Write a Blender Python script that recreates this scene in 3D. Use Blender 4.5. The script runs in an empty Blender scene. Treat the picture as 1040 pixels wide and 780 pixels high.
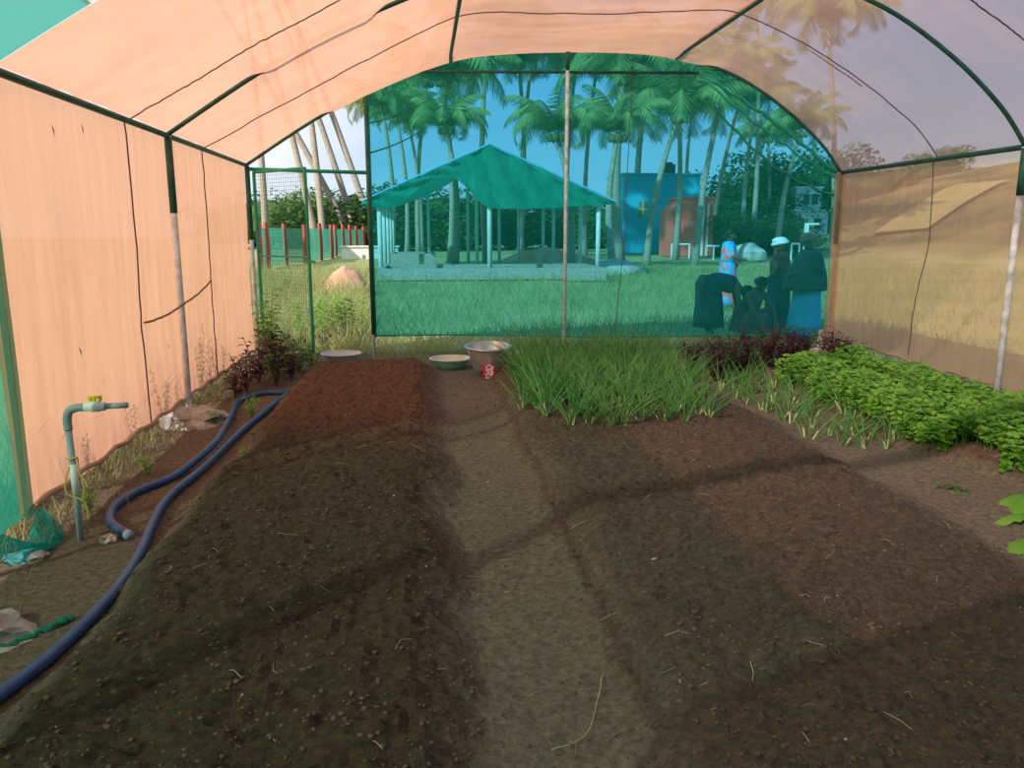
import bpy, math, random
from mathutils import Vector, Matrix, noise
C = bpy.context.scene
COL = C.collection
rnd = random.Random(7)
PI = math.pi

# ------------------------------------------------------------------ camera
FPX = 800.0; CAM_H = 1.6
pitch = math.atan(155 / FPX); yaw = math.atan(92 * math.cos(pitch) / FPX)
Fv = Vector((math.sin(yaw) * math.cos(pitch), math.cos(yaw) * math.cos(pitch), -math.sin(pitch)))
Rv = Vector((math.cos(yaw), -math.sin(yaw), 0)); Uv = Rv.cross(Fv)
cd = bpy.data.cameras.new('camera'); cam = bpy.data.objects.new('camera', cd); COL.objects.link(cam)
cd.sensor_width = 36; cd.lens = FPX / 1040 * 36; cd.clip_end = 600; cd.clip_start = 0.05
m = Matrix((Rv, Uv, -Fv)).transposed().to_4x4(); m.translation = (0, 0, CAM_H); cam.matrix_world = m
C.camera = cam

def ray(px, py): return Fv + Rv * ((px - 520) / FPX) - Uv * ((py - 390) / FPX)
def G(px, py, z=0.0):
    r = ray(px, py); s = (z - CAM_H) / r.z; return Vector((0, 0, CAM_H)) + r * s
def AT(px, py, d):
    r = ray(px, py); return Vector((0, 0, CAM_H)) + r * (d / r.y)

# ------------------------------------------------------------------ light
SUN_E = 5.8; SKY_E = 1.0
SUN_DIR = Vector((1.2, 1.2, -1.0))
sl = bpy.data.lights.new('sun', 'SUN'); sun = bpy.data.objects.new('sun', sl); COL.objects.link(sun)
sl.energy = SUN_E; sl.angle = math.radians(0.9); sl.color = (1.0, .94, .84)
sun.rotation_euler = SUN_DIR.to_track_quat('-Z', 'Y').to_euler(); sun.location = (-8, -8, 12)
w = bpy.data.worlds.new('world'); C.world = w; w.use_nodes = True
nt = w.node_tree; nt.nodes.clear(); N = nt.nodes.new; L = nt.links.new
tc = N('ShaderNodeTexCoord'); sep = N('ShaderNodeSeparateXYZ'); L(tc.outputs['Generated'], sep.inputs[0])
ramp = N('ShaderNodeValToRGB'); L(sep.outputs['Z'], ramp.inputs[0])
e = ramp.color_ramp.elements
e[0].position = 0.0; e[0].color = (.74, .87, 1.0, 1); e[1].position = .7; e[1].color = (.12, .27, .72, 1)
x_ = ramp.color_ramp.elements.new(.22); x_.color = (.38, .62, 1.0, 1)
mp = N('ShaderNodeMapping'); mp.inputs['Scale'].default_value = (1.4, 1.4, 4.0); L(tc.outputs['Generated'], mp.inputs[0])
ns = N('ShaderNodeTexNoise'); ns.inputs['Scale'].default_value = 1.7; ns.inputs['Detail'].default_value = 5; L(mp.outputs[0], ns.inputs['Vector'])
# more cloud towards -x
add = N('ShaderNodeMath'); add.operation = 'MULTIPLY_ADD'; L(sep.outputs['X'], add.inputs[0]); add.inputs[1].default_value = -.8; L(ns.outputs[0], add.inputs[2])
cr = N('ShaderNodeValToRGB'); L(add.outputs[0], cr.inputs[0]); cr.color_ramp.elements[0].position = .42; cr.color_ramp.elements[1].position = .68
mx = N('ShaderNodeMixRGB'); L(cr.outputs[0], mx.inputs[0]); L(ramp.outputs[0], mx.inputs[1]); mx.inputs[2].default_value = (.97, 1.0, 1.04, 1)
bg = N('ShaderNodeBackground'); bg.inputs[1].default_value = SKY_E; L(mx.outputs[0], bg.inputs[0])
wo = N('ShaderNodeOutputWorld'); L(bg.outputs[0], wo.inputs[0])
vs = C.view_settings; vs.view_transform = 'Standard'; vs.look = 'None'; vs.exposure = 0.0; vs.gamma = 1; vs.use_curve_mapping = False
C.display_settings.display_device = 'sRGB'

# ------------------------------------------------------------------ materials
def mat(name, c1, c2=None, scale=8.0, rough=.8, bump=0.0, bscale=None, metal=0.0, stretch=(1, 1, 1), spec=.3, trans=0.0):
    M = bpy.data.materials.new(name); M.use_nodes = True; t = M.node_tree; t.nodes.clear()
    n = t.nodes.new; l = t.links.new
    out = n('ShaderNodeOutputMaterial'); b = n('ShaderNodeBsdfPrincipled'); l(b.outputs[0], out.inputs[0])
    b.inputs['Roughness'].default_value = rough; b.inputs['Metallic'].default_value = metal
    b.inputs['Specular IOR Level'].default_value = spec
    tcn = n('ShaderNodeTexCoord'); mpn = n('ShaderNodeMapping'); mpn.inputs['Scale'].default_value = stretch
    l(tcn.outputs['Object'], mpn.inputs[0])
    if c2 is None: c2 = tuple(v * .8 for v in c1)
    nz = n('ShaderNodeTexNoise'); nz.inputs['Scale'].default_value = scale; nz.inputs['Detail'].default_value = 6; l(mpn.outputs[0], nz.inputs['Vector'])
    r = n('ShaderNodeValToRGB'); r.color_ramp.elements[0].position = .35; r.color_ramp.elements[1].position = .65
    r.color_ramp.elements[0].color = (*c1, 1); r.color_ramp.elements[1].color = (*c2, 1); l(nz.outputs[0], r.inputs[0])
    l(r.outputs[0], b.inputs['Base Color'])
    if bump:
        nb = n('ShaderNodeTexNoise'); nb.inputs['Scale'].default_value = bscale or scale * 4; nb.inputs['Detail'].default_value = 8; l(mpn.outputs[0], nb.inputs['Vector'])
        bp = n('ShaderNodeBump'); bp.inputs['Strength'].default_value = bump; bp.inputs['Distance'].default_value = .02
        l(nb.outputs[0], bp.inputs['Height']); l(bp.outputs[0], b.inputs['Normal'])
    if trans:   # thin leaf: part of the light passes through
        tr = n('ShaderNodeBsdfTranslucent'); l(r.outputs[0], tr.inputs[0]); ms = n('ShaderNodeMixShader'); ms.inputs[0].default_value = trans
        l(b.outputs[0], ms.inputs[1]); l(tr.outputs[0], ms.inputs[2]); l(ms.outputs[0], out.inputs[0])
    return M

def net_mat(name, fibre, fibre2, tint, gap, axis_scale=(1, 1, 1), transl=.6, streak=.12):
    """woven shade cloth: neutral-ish gaps tinted by thin fibre + diffuse / translucent fibre; the gap share falls at grazing angles"""
    M = bpy.data.materials.new(name); M.use_nodes = True; t = M.node_tree; t.nodes.clear(); n = t.nodes.new; l = t.links.new
    out = n('ShaderNodeOutputMaterial')
    tcn = n('ShaderNodeTexCoord'); mpn = n('ShaderNodeMapping'); mpn.inputs['Scale'].default_value = axis_scale; l(tcn.outputs['Object'], mpn.inputs[0])
    nz = n('ShaderNodeTexNoise'); nz.inputs['Scale'].default_value = 2.2; nz.inputs['Detail'].default_value = 7; nz.inputs['Roughness'].default_value = .62; l(mpn.outputs[0], nz.inputs['Vector'])
    r = n('ShaderNodeValToRGB'); r.color_ramp.elements[0].position = .3; r.color_ramp.elements[1].position = .7
    r.color_ramp.elements[0].color = (*fibre, 1); r.color_ramp.elements[1].color = (*fibre2, 1); l(nz.outputs[0], r.inputs[0])
    d = n('ShaderNodeBsdfDiffuse'); l(r.outputs[0], d.inputs[0]); tl = n('ShaderNodeBsdfTranslucent'); l(r.outputs[0], tl.inputs[0])
    m1 = n('ShaderNodeMixShader'); m1.inputs[0].default_value = transl; l(d.outputs[0], m1.inputs[1]); l(tl.outputs[0], m1.inputs[2])
    tp = n('ShaderNodeBsdfTransparent'); tp.inputs[0].default_value = (*tint, 1)
    lw = n('ShaderNodeLayerWeight'); lw.inputs[0].default_value = .5            # facing: 0 head-on, 1 grazing
    g1 = n('ShaderNodeMath'); g1.operation = 'MULTIPLY_ADD'; l(lw.outputs['Facing'], g1.inputs[0]); g1.inputs[1].default_value = -gap * .55; g1.inputs[2].default_value = gap
    g2 = n('ShaderNodeMath'); g2.operation = 'MULTIPLY_ADD'; l(nz.outputs[0], g2.inputs[0]); g2.inputs[1].default_value = -streak; g2.inputs[2].default_value = streak * .5
    g3 = n('ShaderNodeMath'); g3.operation = 'ADD'; g3.use_clamp = True; l(g1.outputs[0], g3.inputs[0]); l(g2.outputs[0], g3.inputs[1])
    m2 = n('ShaderNodeMixShader'); l(g3.outputs[0], m2.inputs[0]); l(m1.outputs[0], m2.inputs[1]); l(tp.outputs[0], m2.inputs[2]); l(m2.outputs[0], out.inputs[0])
    return M

M = {}
M['peach_roof'] = net_mat('peach_roof_cloth', (.78, .385, .23), (.82, .44, .295), (1, .84, .70), .19, (1, 1, 4), .66)
M['peach_net'] = net_mat('peach_thin_cloth', (.80, .42, .26), (.86, .50, .34), (1, .86, .82), .50, (1, 1, 4), .62)
M['peach_left'] = net_mat('peach_left_cloth', (.68, .35, .225), (.76, .43, .30), (1, .84, .74), .13, (5, 5, .5), .60)
M['peach_wall'] = net_mat('peach_wall_cloth', (.90, .50, .28), (.95, .58, .37), (1, .84, .70), .54, (5, 5, .5), .62)
M['green_net'] = net_mat('green_shade_cloth', (.01, .34, .26), (.02, .42, .33), (.23, .80, 1.0), .68, (5, 5, .4), .5)
M['green_front'] = net_mat('green_front_wall_cloth', (.0, .30, .21), (.01, .36, .26), (.72, .92, .72), .40, (3, 3, .6), .5)
M['green_roof'] = net_mat('green_roof_cloth', (.0, .36, .28), (.01, .42, .34), (.62, .90, .76), .38, (3, 3, .6), .55)
M['scrap_green'] = mat('scrap_netting', (.01, .12, .07), (.02, .2, .12), 25, .8, .5)
M['overlap_shadow_cloth'] = net_mat('overlap_shadow_cloth', (.01, .25, .17), (.01, .3, .2), (.4, .85, .62), .36, (3, 3, .6), .5)
M['hem'] = mat('rolled_hem', (.46, .30, .20), (.34, .22, .15), 9, .9)
M['green_dense'] = net_mat('green_front_cloth', (.01, .25, .17), (.01, .32, .22), (.8, .88, .74), .22, (3, 3, .6), .5)  # dense weave so the out-of-view front net darkens the near soil
M['shed_net'] = net_mat('shed_roof_cloth', (.01, .24, .17), (.03, .36, .26), (.2, .7, .6), .12, (1, 5, 1), .3)
M['galv'] = mat('galvanised_pipe', (.80, .86, .90), (.52, .54, .56), 14, .5, .1)
M['green_pipe'] = mat('green_painted_pipe', (.015, .07, .055), (.03, .12, .085), 10, .5)
M['gate_green'] = mat('gate_green_paint', (.01, .26, .16), (.02, .33, .2), 10, .45)
M['gate_wire'] = mat('gate_wire_green', (.05, .20, .13), (.08, .28, .2), 10, .5)
M['cord'] = mat('dark_cord', (.08, .05, .05), (.14, .09, .09), 20, .9)
M['cord_light'] = mat('light_cord', (.55, .42, .40), (.4, .28, .26), 20, .9)
M['rope'] = mat('brown_rope', (.22, .12, .07), (.3, .18, .1), 30, .9)
M['concrete'] = mat('concrete', (.34, .29, .25), (.46, .41, .36), 12, .9, .6, 40)
M['concrete_pale'] = mat('pale_concrete', (.62, .60, .56), (.75, .72, .68), 3, .9, .3, 20)
M['hose'] = mat('blue_hose', (.012, .055, .16), (.022, .08, .21), 30, .42, spec=.5)
M['hose_cut'] = mat('hose_end_grey', (.35, .42, .5), None, 10, .6)
M['pvc'] = mat('grey_pvc', (.26, .32, .34), (.33, .39, .41), 10, .4)
M['white'] = mat('white_plastic', (.82, .82, .80), (.74, .75, .74), 9, .4)
M['yellow'] = mat('yellow_plastic', (.9, .68, .02), (.85, .6, .02), 9, .4)
M['yellow_string'] = mat('yellow_string', (.62, .56, .08), None, 9, .7)
M['alu'] = mat('aluminium', (.72, .72, .72), (.6, .6, .61), 7, .32, metal=.75)
M['bowl_green'] = mat('green_enamel', (.20, .48, .32), (.25, .52, .36), 5, .35)
M['bowl_cream'] = mat('cream_enamel', (.70, .72, .60), (.62, .64, .52), 5, .35)
M['bowl_grey'] = mat('grey_enamel', (.58, .60, .55), (.48, .50, .46), 6, .4)
M['bowl_blue'] = mat('blue_enamel', (.08, .16, .28), (.12, .22, .34), 6, .4)
M['black_poly'] = mat('black_polythene', (.02, .022, .028), (.05, .055, .07), 20, .35, .4)
M['red_print'] = mat('red_print', (.85, .03, .09), None, 5, .4)
M['packet_white'] = mat('packet_white', (.85, .80, .80), None, 5, .4)
M['onion'] = mat('onion_leaf', (.10, .33, .08), (.22, .48, .13), 4, .45, trans=.35)
M['onion_base'] = mat('onion_stem', (.55, .55, .28), (.4, .45, .2), 8, .5)
M['leaf'] = mat('leaf_green', (.14, .38, .04), (.27, .52, .08), 5, .5, trans=.35)
M['leaf_dark'] = mat('leaf_dark_green', (.04, .13, .03), (.08, .2, .04), 5, .6, trans=.25)
M['leaf_yellow'] = mat('leaf_yellow_green', (.28, .42, .07), (.42, .52, .13), 5, .6, trans=.35)
M['leaf_purple'] = mat('leaf_purple', (.07, .02, .03), (.16, .05, .06), 9, .55, trans=.25)
M['stem_purple'] = mat('stem_red', (.2, .04, .06), None, 9, .6)
M['stem'] = mat('green_stem', (.16, .22, .07), None, 9, .6)
M['grass'] = mat('grass_blade', (.24, .30, .09), (.44, .44, .18), .6, .7, trans=.35)
M['grass_dry'] = mat('dry_grass_blade', (.20, .20, .08), (.42, .34, .16), 2.5, .8, trans=.3)
M['straw'] = mat('straw', (.55, .45, .28), (.4, .3, .18), 8, .8)
M['bark'] = mat('palm_bark', (.30, .25, .20), (.42, .36, .29), 3, .9, .5, stretch=(1, 1, 5))
M['bark_red'] = mat('palm_bark_painted', (.62, .10, .08), (.4, .14, .1), 3, .9, .5, stretch=(1, 1, 5))
M['frond'] = mat('palm_frond', (.10, .21, .05), (.36, .42, .14), .7, .5, trans=.3)
M['frond_dry'] = mat('palm_frond_dry', (.38, .36, .14), (.28, .22, .1), 1.2, .7, trans=.3)
M['tree_leaf'] = mat('tree_leaves', (.06, .17, .03), (.20, .34, .07), .5, .7, trans=.3)
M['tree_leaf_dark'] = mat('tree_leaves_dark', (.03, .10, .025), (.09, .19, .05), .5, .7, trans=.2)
M['red_post'] = mat('red_painted_granite', (.62, .07, .06), (.42, .10, .08), 7, .85, .6)
M['fence_net'] = net_mat('fence_green_netting', (.05, .30, .22), (.08, .38, .28), (.6, .8, .7), .35)
M['sand'] = mat('grey_sand', (.42, .40, .37), (.52, .5, .46), 3, .95, .4)
M['red_earth'] = mat('red_earth', (.48, .24, .15), (.60, .36, .24), 3, .95, .6)
M['blue_wall'] = mat('blue_paint', (.03, .42, .62), (.05, .5, .7), .5, .7)
M['red_wall'] = mat('red_paint', (.92, .13, .10), (.88, .17, .13), .5, .7)
M['white_wall'] = mat('white_paint', (.85, .86, .85), (.78, .78, .76), 1, .7)
M['window'] = mat('window_shutter', (.30, .27, .10), (.2, .2, .1), 2, .5)
M['clod'] = mat('soil_clod', (.085, .058, .04), (.14, .10, .07), 3, .95, .7, 60)
M['pebble'] = mat('pale_pebble', (.42, .36, .3), (.6, .55, .48), 3, .9)
M['skin'] = mat('brown_skin', (.16, .08, .05), (.20, .10, .065), 5, .6)
M['hair'] = mat('black_hair', (.01, .01, .012), None, 5, .5)
M['sari'] = mat('blue_sari', (.02, .42, .85), (.90, .16, .14), 6.5, .7)
for n_ in M['sari'].node_tree.nodes:
    if n_.type == 'VALTORGB': n_.color_ramp.elements[0].position = .52; n_.color_ramp.elements[1].position = .56
    if n_.type == 'TEX_NOISE': n_.inputs['Detail'].default_value = 1
M['sari_border'] = mat('sari_pink_border', (.85, .35, .42), None, 8, .7)
M['cloth_dark'] = mat('dark_green_cloth', (.03, .05, .05), (.06, .09, .10), 6, .85)
M['cloth_navy'] = mat('navy_cloth', (.02, .03, .06), (.05, .06, .1), 6, .85)
M['cloth_maroon'] = mat('maroon_print_cloth', (.12, .04, .05), (.30, .12, .12), 9, .85)
M['cloth_blue'] = mat('blue_cloth', (.10, .42, .62), (.16, .5, .7), 6, .8)
M['cloth_white'] = mat('white_headcloth', (.75, .80, .82), (.60, .66, .70), 9, .8)
M['cloth_brown'] = mat('brown_headcloth', (.35, .16, .12), (.28, .12, .1), 9, .8)
M['bucket'] = mat('blue_bucket', (.02, .22, .55), None, 5, .4)
M['whitewood'] = mat('whitewashed_wood', (.62, .54, .48), (.5, .42, .36), 9, .9, .4)
M['sack'] = mat('grey_sacking', (.50, .47, .42), (.6, .56, .5), 3, .9)
M['car_white'] = mat('car_white', (.85, .86, .88), None, 3, .3)
M['glass_dark'] = mat('dark_glass', (.03, .04, .05), None, 3, .1)
M['tyre'] = mat('tyre', (.02, .02, .02), None, 3, .8)
M['brick_piece'] = mat('pale_brick', (.5, .3, .22), (.62, .42, .34), 9, .9, .5)

# ------------------------------------------------------------------ mesh builder
class MB:
    def __init__(s): s.v = []; s.f = []; s.mi = []; s.cur = 0
    def add(s, vs, fs):
        o = len(s.v); s.v += [tuple(p) for p in vs]; s.f += [tuple(i + o for i in f) for f in fs]; s.mi += [s.cur] * len(fs)
    def box(s, c, d, R=None):
        c = Vector(c); h = [Vector((x * d[0] / 2, y * d[1] / 2, z * d[2] / 2)) for x in (-1, 1) for y in (-1, 1) for z in (-1, 1)]
        if R is not None: h = [R @ p for p in h]
        s.add([c + p for p in h], [(0, 1, 3, 2), (4, 6, 7, 5), (0, 4, 5, 1), (2, 3, 7, 6), (0, 2, 6, 4), (1, 5, 7, 3)])
    def tube(s, pts, r, n=8, cap=True):
        pts = [Vector(p) for p in pts]; k = len(pts)
        rs = r if isinstance(r, (list, tuple)) else [r] * k
        up = None; rings = []
        for i, p in enumerate(pts):
            t = (pts[min(i + 1, k - 1)] - pts[max(i - 1, 0)]).normalized()
            if up is None:
                a = Vector((0, 0, 1)) if abs(t.z) < .9 else Vector((1, 0, 0)); u = t.cross(a).normalized()
            else:
                u = (up - t * up.dot(t)).normalized()
            up = u; w_ = t.cross(u)
            rings.append([p + (u * math.cos(2 * PI * j / n) + w_ * math.sin(2 * PI * j / n)) * rs[i] for j in range(n)])
        vs_ = [q for g in rings for q in g]; fs = []
        for i in range(k - 1):
            for j in range(n):
                a = i * n + j; b = i * n + (j + 1) % n; fs.append((a, b, b + n, a + n))
        if cap: fs.append(tuple(range(n))[::-1]); fs.append(tuple((k - 1) * n + j for j in range(n)))
        s.add(vs_, fs)
    def lathe(s, prof, c=(0, 0, 0), n=32, wob=None):
        c = Vector(c); k = len(prof); vs_ = []
        for r, z in prof:
            for j in range(n):
                a = 2 * PI * j / n; q = wob(a, z) if wob else 1
                vs_.append(c + Vector((r * math.cos(a) * q, r * math.sin(a) * q, z)))
        fs = [(i * n + j, i * n + (j + 1) % n, (i + 1) * n + (j + 1) % n, (i + 1) * n + j) for i in range(k - 1) for j in range(n)]
        s.add(vs_, fs)
    def blob(s, c, d, seed=0, amp=.25, nu=10, nv=7):
        c = Vector(c); vs_ = []; fs = []
        for i in range(nv + 1):
            th = PI * i / nv
            for j in range(nu):
                ph = 2 * PI * j / nu; p = Vector((math.sin(th) * math.cos(ph), math.sin(th) * math.sin(ph), math.cos(th)))
                q = 1 + amp * noise.noise(p * 1.7 + Vector((seed * 3.1, seed * 1.7, 0)))
                vs_.append(c + Vector((p.x * d[0], p.y * d[1], p.z * d[2])) * q)
        for i in range(nv):
            for j in range(nu): fs.append((i * nu + j, (i + 1) * nu + j, (i + 1) * nu + (j + 1) % nu, i * nu + (j + 1) % nu))
        s.add(vs_, fs)
    def leaf(s, p, d, L_, W, droop=.2, nrm=None):
        """folded pointed leaf from p in direction d"""
        p = Vector(p); d = Vector(d).normalized(); n_ = Vector(nrm) if nrm else Vector((0, 0, 1))
        side = d.cross(n_); side = side.normalized() if side.length > 1e-4 else Vector((1, 0, 0)); u = side.cross(d)
        mid = p + d * L_ * .5; tip = p + d * L_ - Vector((0, 0, 1)) * droop * L_
        s.add([p, mid + side * W / 2 + u * W * .12, tip, mid - side * W / 2 + u * W * .12, mid], [(0, 1, 4), (1, 2, 4), (0, 4, 3), (4, 2, 3)])
    def blade(s, p, d, L_, W, bend=.5, seg=4, flat=True):
        p = Vector(p); d = Vector(d).normalized(); a = rnd.random() * 6.28; side = Vector((math.cos(a), math.sin(a), 0))
        h = Vector((d.x, d.y, 0)); h = h.normalized() if h.length > 1e-3 else Vector((math.cos(a), math.sin(a), 0))
        vs_ = []; q = p.copy(); dd = d.copy()
        for i in range(seg + 1):
            t = i / seg; ww = W * (1 - t * .95) / 2; vs_ += [q - side * ww, q + side * ww]
            dd = (dd + h * bend / seg - Vector((0, 0, 1)) * bend / seg * .8 * t * 2).normalized(); q = q + dd * L_ / seg
        s.add(vs_, [(2 * i, 2 * i + 1, 2 * i + 3, 2 * i + 2) for i in range(seg)])
    def mesh(s, name, mats, smooth=False):
        me = bpy.data.meshes.new(name); me.from_pydata(s.v, [], s.f)
        for q in (mats if isinstance(mats, (list, tuple)) else [mats]): me.materials.append(M[q] if isinstance(q, str) else q)
        if any(s.mi): me.polygons.foreach_set('material_index', s.mi)
        if smooth: me.polygons.foreach_set('use_smooth', [True] * len(s.f))
        me.update(); return me
    def build(s, name, mats, parent=None, smooth=False):
        o = bpy.data.objects.new(name, s.mesh(name, mats, smooth)); COL.objects.link(o)
        if parent: o.parent = parent
        return o

def tag(o, label=None, cat=None, group=None, kind=None):
    if label: o['label'] = label
    if cat: o['category'] = cat
    if group: o['group'] = group
    if kind: o['kind'] = kind
    return o
def empty(name, loc=(0, 0, 0), rz=0.0, label=None, cat=None, group=None):
    o = bpy.data.objects.new(name, None); COL.objects.link(o); o.location = loc; o.rotation_euler = (0, 0, rz); o.empty_display_size = .1
    return tag(o, label, cat, group)
def part(name, me, parent, loc=None, rot=None, scale=None):
    o = bpy.data.objects.new(name, me); COL.objects.link(o); o.parent = parent
    if loc: o.location = loc
    if rot: o.rotation_euler = rot
    if scale: o.scale = scale
    return o
def spline(pts, k=6):
    pts = [Vector(p) for p in pts]; out = []
    for i in range(len(pts) - 1):
        p0, p1, p2, p3 = pts[max(i - 1, 0)], pts[i], pts[i + 1], pts[min(i + 2, len(pts) - 1)]
        for j in range(k):
            t = j / k; out.append(.5 * ((2 * p1) + (p2 - p0) * t + (2 * p0 - 5 * p1 + 4 * p2 - p3) * t * t + (3 * p1 - p0 - 3 * p2 + p3) * t ** 3))
    return out + [pts[-1]]
def sstep(a, b, x):
    t = max(0, min(1, (x - a) / (b - a))); return t * t * (3 - 2 * t)

# ------------------------------------------------------------------ ground
XL, XR = -2.05, 5.08
def SK(x): return -.088 * (x - XL)             # the bows run slightly askew to the walls
def inside_fac(x, y): return sstep(-2.7, -2.0, x) * (1 - sstep(5.1, 5.9, x)) * (1 - sstep(9.9, 10.8, y))
def bed_fac(x, y):
    j = .11 * noise.noise(Vector((x * 1.3, y * 1.3, 0))) + .03 * noise.noise(Vector((x * 6, y * 6, 3)))
    a = sstep(-1.42, -1.12, x + j) * (1 - sstep(-.12, .24, x + j)) * (1 - sstep(8.9, 9.35, y + j))
    xr = 2.5
    b = sstep(.60, .92, x + j) * (1 - sstep(xr, xr + .5, x + j)) * (1 - sstep(9.0, 9.4, y + j))
    xl = 3.5 if y > 5.5 else 3.5 + .15 * (5.5 - y)
    c = sstep(xl, xl + .25, x + j) * (1 - sstep(4.6, 4.9, x + j)) * (1 - sstep(9.2, 9.6, y + j))
    return a, b, c
def gz(x, y):
    a, b, c = bed_fac(x, y)
    z = .17 * a + .13 * b + .12 * c
    z += .02 * noise.noise(Vector((x * 1.1, y * 1.1, 5)))
    k = max(a, b * .9, c * .8)
    z += (.006 + .026 * k) * noise.noise(Vector((x * 5, y * 5, 9))) + (.005 + .018 * k) * noise.noise(Vector((x * 14, y * 14, 2)))
    z += (.003 + .016 * k) * noise.noise(Vector((x * 34, y * 34, 7)))
    return z

def zone_mat():
    """soil: colour by zone attribute (beds dark brown, trodden path tan, far end of the left bed painted redder for light through peach cloth)"""
    Mt = bpy.data.materials.new('garden_soil'); Mt.use_nodes = True; t = Mt.node_tree; t.nodes.clear(); n = t.nodes.new; l = t.links.new
    out = n('ShaderNodeOutputMaterial'); b = n('ShaderNodeBsdfPrincipled'); l(b.outputs[0], out.inputs[0])
    b.inputs['Roughness'].default_value = .95; b.inputs['Specular IOR Level'].default_value = .15
    at = n('ShaderNodeAttribute'); at.attribute_name = 'soil'; at.attribute_type = 'GEOMETRY'
    tcn = n('ShaderNodeTexCoord')
    n1 = n('ShaderNodeTexNoise'); n1.inputs['Scale'].default_value = 28; n1.inputs['Detail'].default_value = 8; n1.inputs['Roughness'].default_value = .7; l(tcn.outputs['Object'], n1.inputs['Vector'])
    r = n('ShaderNodeMapRange'); l(n1.outputs[0], r.inputs[0]); r.inputs[1].default_value = .3; r.inputs[2].default_value = .7; r.inputs[3].default_value = .45; r.inputs[4].default_value = 1.5
    v = n('ShaderNodeVectorMath'); v.operation = 'SCALE'; l(at.outputs['Color'], v.inputs[0]); l(r.outputs[0], v.inputs['Scale'])
    n2 = n('ShaderNodeTexVoronoi'); n2.inputs['Scale'].default_value = 55; l(tcn.outputs['Object'], n2.inputs['Vector'])
    sp = n('ShaderNodeMath'); sp.operation = 'LESS_THAN'; l(n2.outputs['Distance'], sp.inputs[0]); sp.inputs[1].default_value = .10
    mxx = n('ShaderNodeMixRGB'); l(sp.outputs[0], mxx.inputs[0]); l(v.outputs[0], mxx.inputs[1]); mxx.inputs[2].default_value = (.26, .21, .16, 1)
    l(mxx.outputs[0], b.inputs['Base Color'])
    n3 = n('ShaderNodeTexNoise'); n3.inputs['Scale'].default_value = 45; n3.inputs['Detail'].default_value = 9; n3.inputs['Roughness'].default_value = .75; l(tcn.outputs['Object'], n3.inputs['Vector'])
    bp = n('ShaderNodeBump'); bp.inputs['Strength'].default_value = 1.0; bp.inputs['Distance'].default_value = .05; l(n3.outputs[0], bp.inputs['Height']); l(bp.outputs[0], b.inputs['Normal'])
    return Mt
def build_soil():
    x0, x1, y0, y1 = -2.7, 6.0, -1.4, 10.9
    ys = []; y = y0
    while y < y1: ys.append(y); y += .06 if y < 1.6 else (.022 if y < 4.5 else (.032 if y < 7 else .05))
    xs = []; x = x0
    while x < x1: xs.append(x); x += .026
    mb = MB(); nx = len(xs); vs_ = []; col = []
    for y in ys:
        for x in xs:
            ed = sstep(x0, x0 + .3, x) * (1 - sstep(x1 - .3, x1, x)) * (1 - sstep(y1 - .3, y1, y)) * sstep(y0, y0 + .3, y)
            vs_.append((x, y, gz(x, y) * ed - .03 * (1 - ed)))
            a, b, c = bed_fac(x, y); bed = max(a, b, c)
            q = noise.noise(Vector((x * .9, y * .9, 1))) * .5 + .5
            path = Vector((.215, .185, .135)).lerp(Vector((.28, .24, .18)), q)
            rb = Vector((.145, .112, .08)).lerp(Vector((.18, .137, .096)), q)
            la = Vector((.105, .078, .05)).lerp(Vector((.21, .105, .06)), sstep(5.2, 7.0, y + .5 * (x + 1)) * .9)  # peach-filtered light put into the far soil colour
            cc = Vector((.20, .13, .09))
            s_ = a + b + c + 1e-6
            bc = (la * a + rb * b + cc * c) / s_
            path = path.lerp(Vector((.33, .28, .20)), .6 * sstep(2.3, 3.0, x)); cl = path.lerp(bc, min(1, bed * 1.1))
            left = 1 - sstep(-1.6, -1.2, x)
            cl = cl.lerp(Vector((.25, .175, .12)), left * .8)  # strip by the left wall lightened in colour, as a sunlit patch
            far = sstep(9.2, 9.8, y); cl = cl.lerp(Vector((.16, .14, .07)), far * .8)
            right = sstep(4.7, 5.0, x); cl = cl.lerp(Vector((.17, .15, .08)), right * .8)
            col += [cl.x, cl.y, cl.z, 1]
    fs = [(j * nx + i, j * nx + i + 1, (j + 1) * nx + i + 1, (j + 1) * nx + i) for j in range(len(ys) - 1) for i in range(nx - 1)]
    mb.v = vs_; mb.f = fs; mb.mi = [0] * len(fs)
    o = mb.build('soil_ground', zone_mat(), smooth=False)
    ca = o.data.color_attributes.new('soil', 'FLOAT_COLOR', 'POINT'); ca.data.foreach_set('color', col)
    tag(o, 'dark garden soil in raised planting beds with trodden paths between', None, kind='structure')
build_soil()

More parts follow.
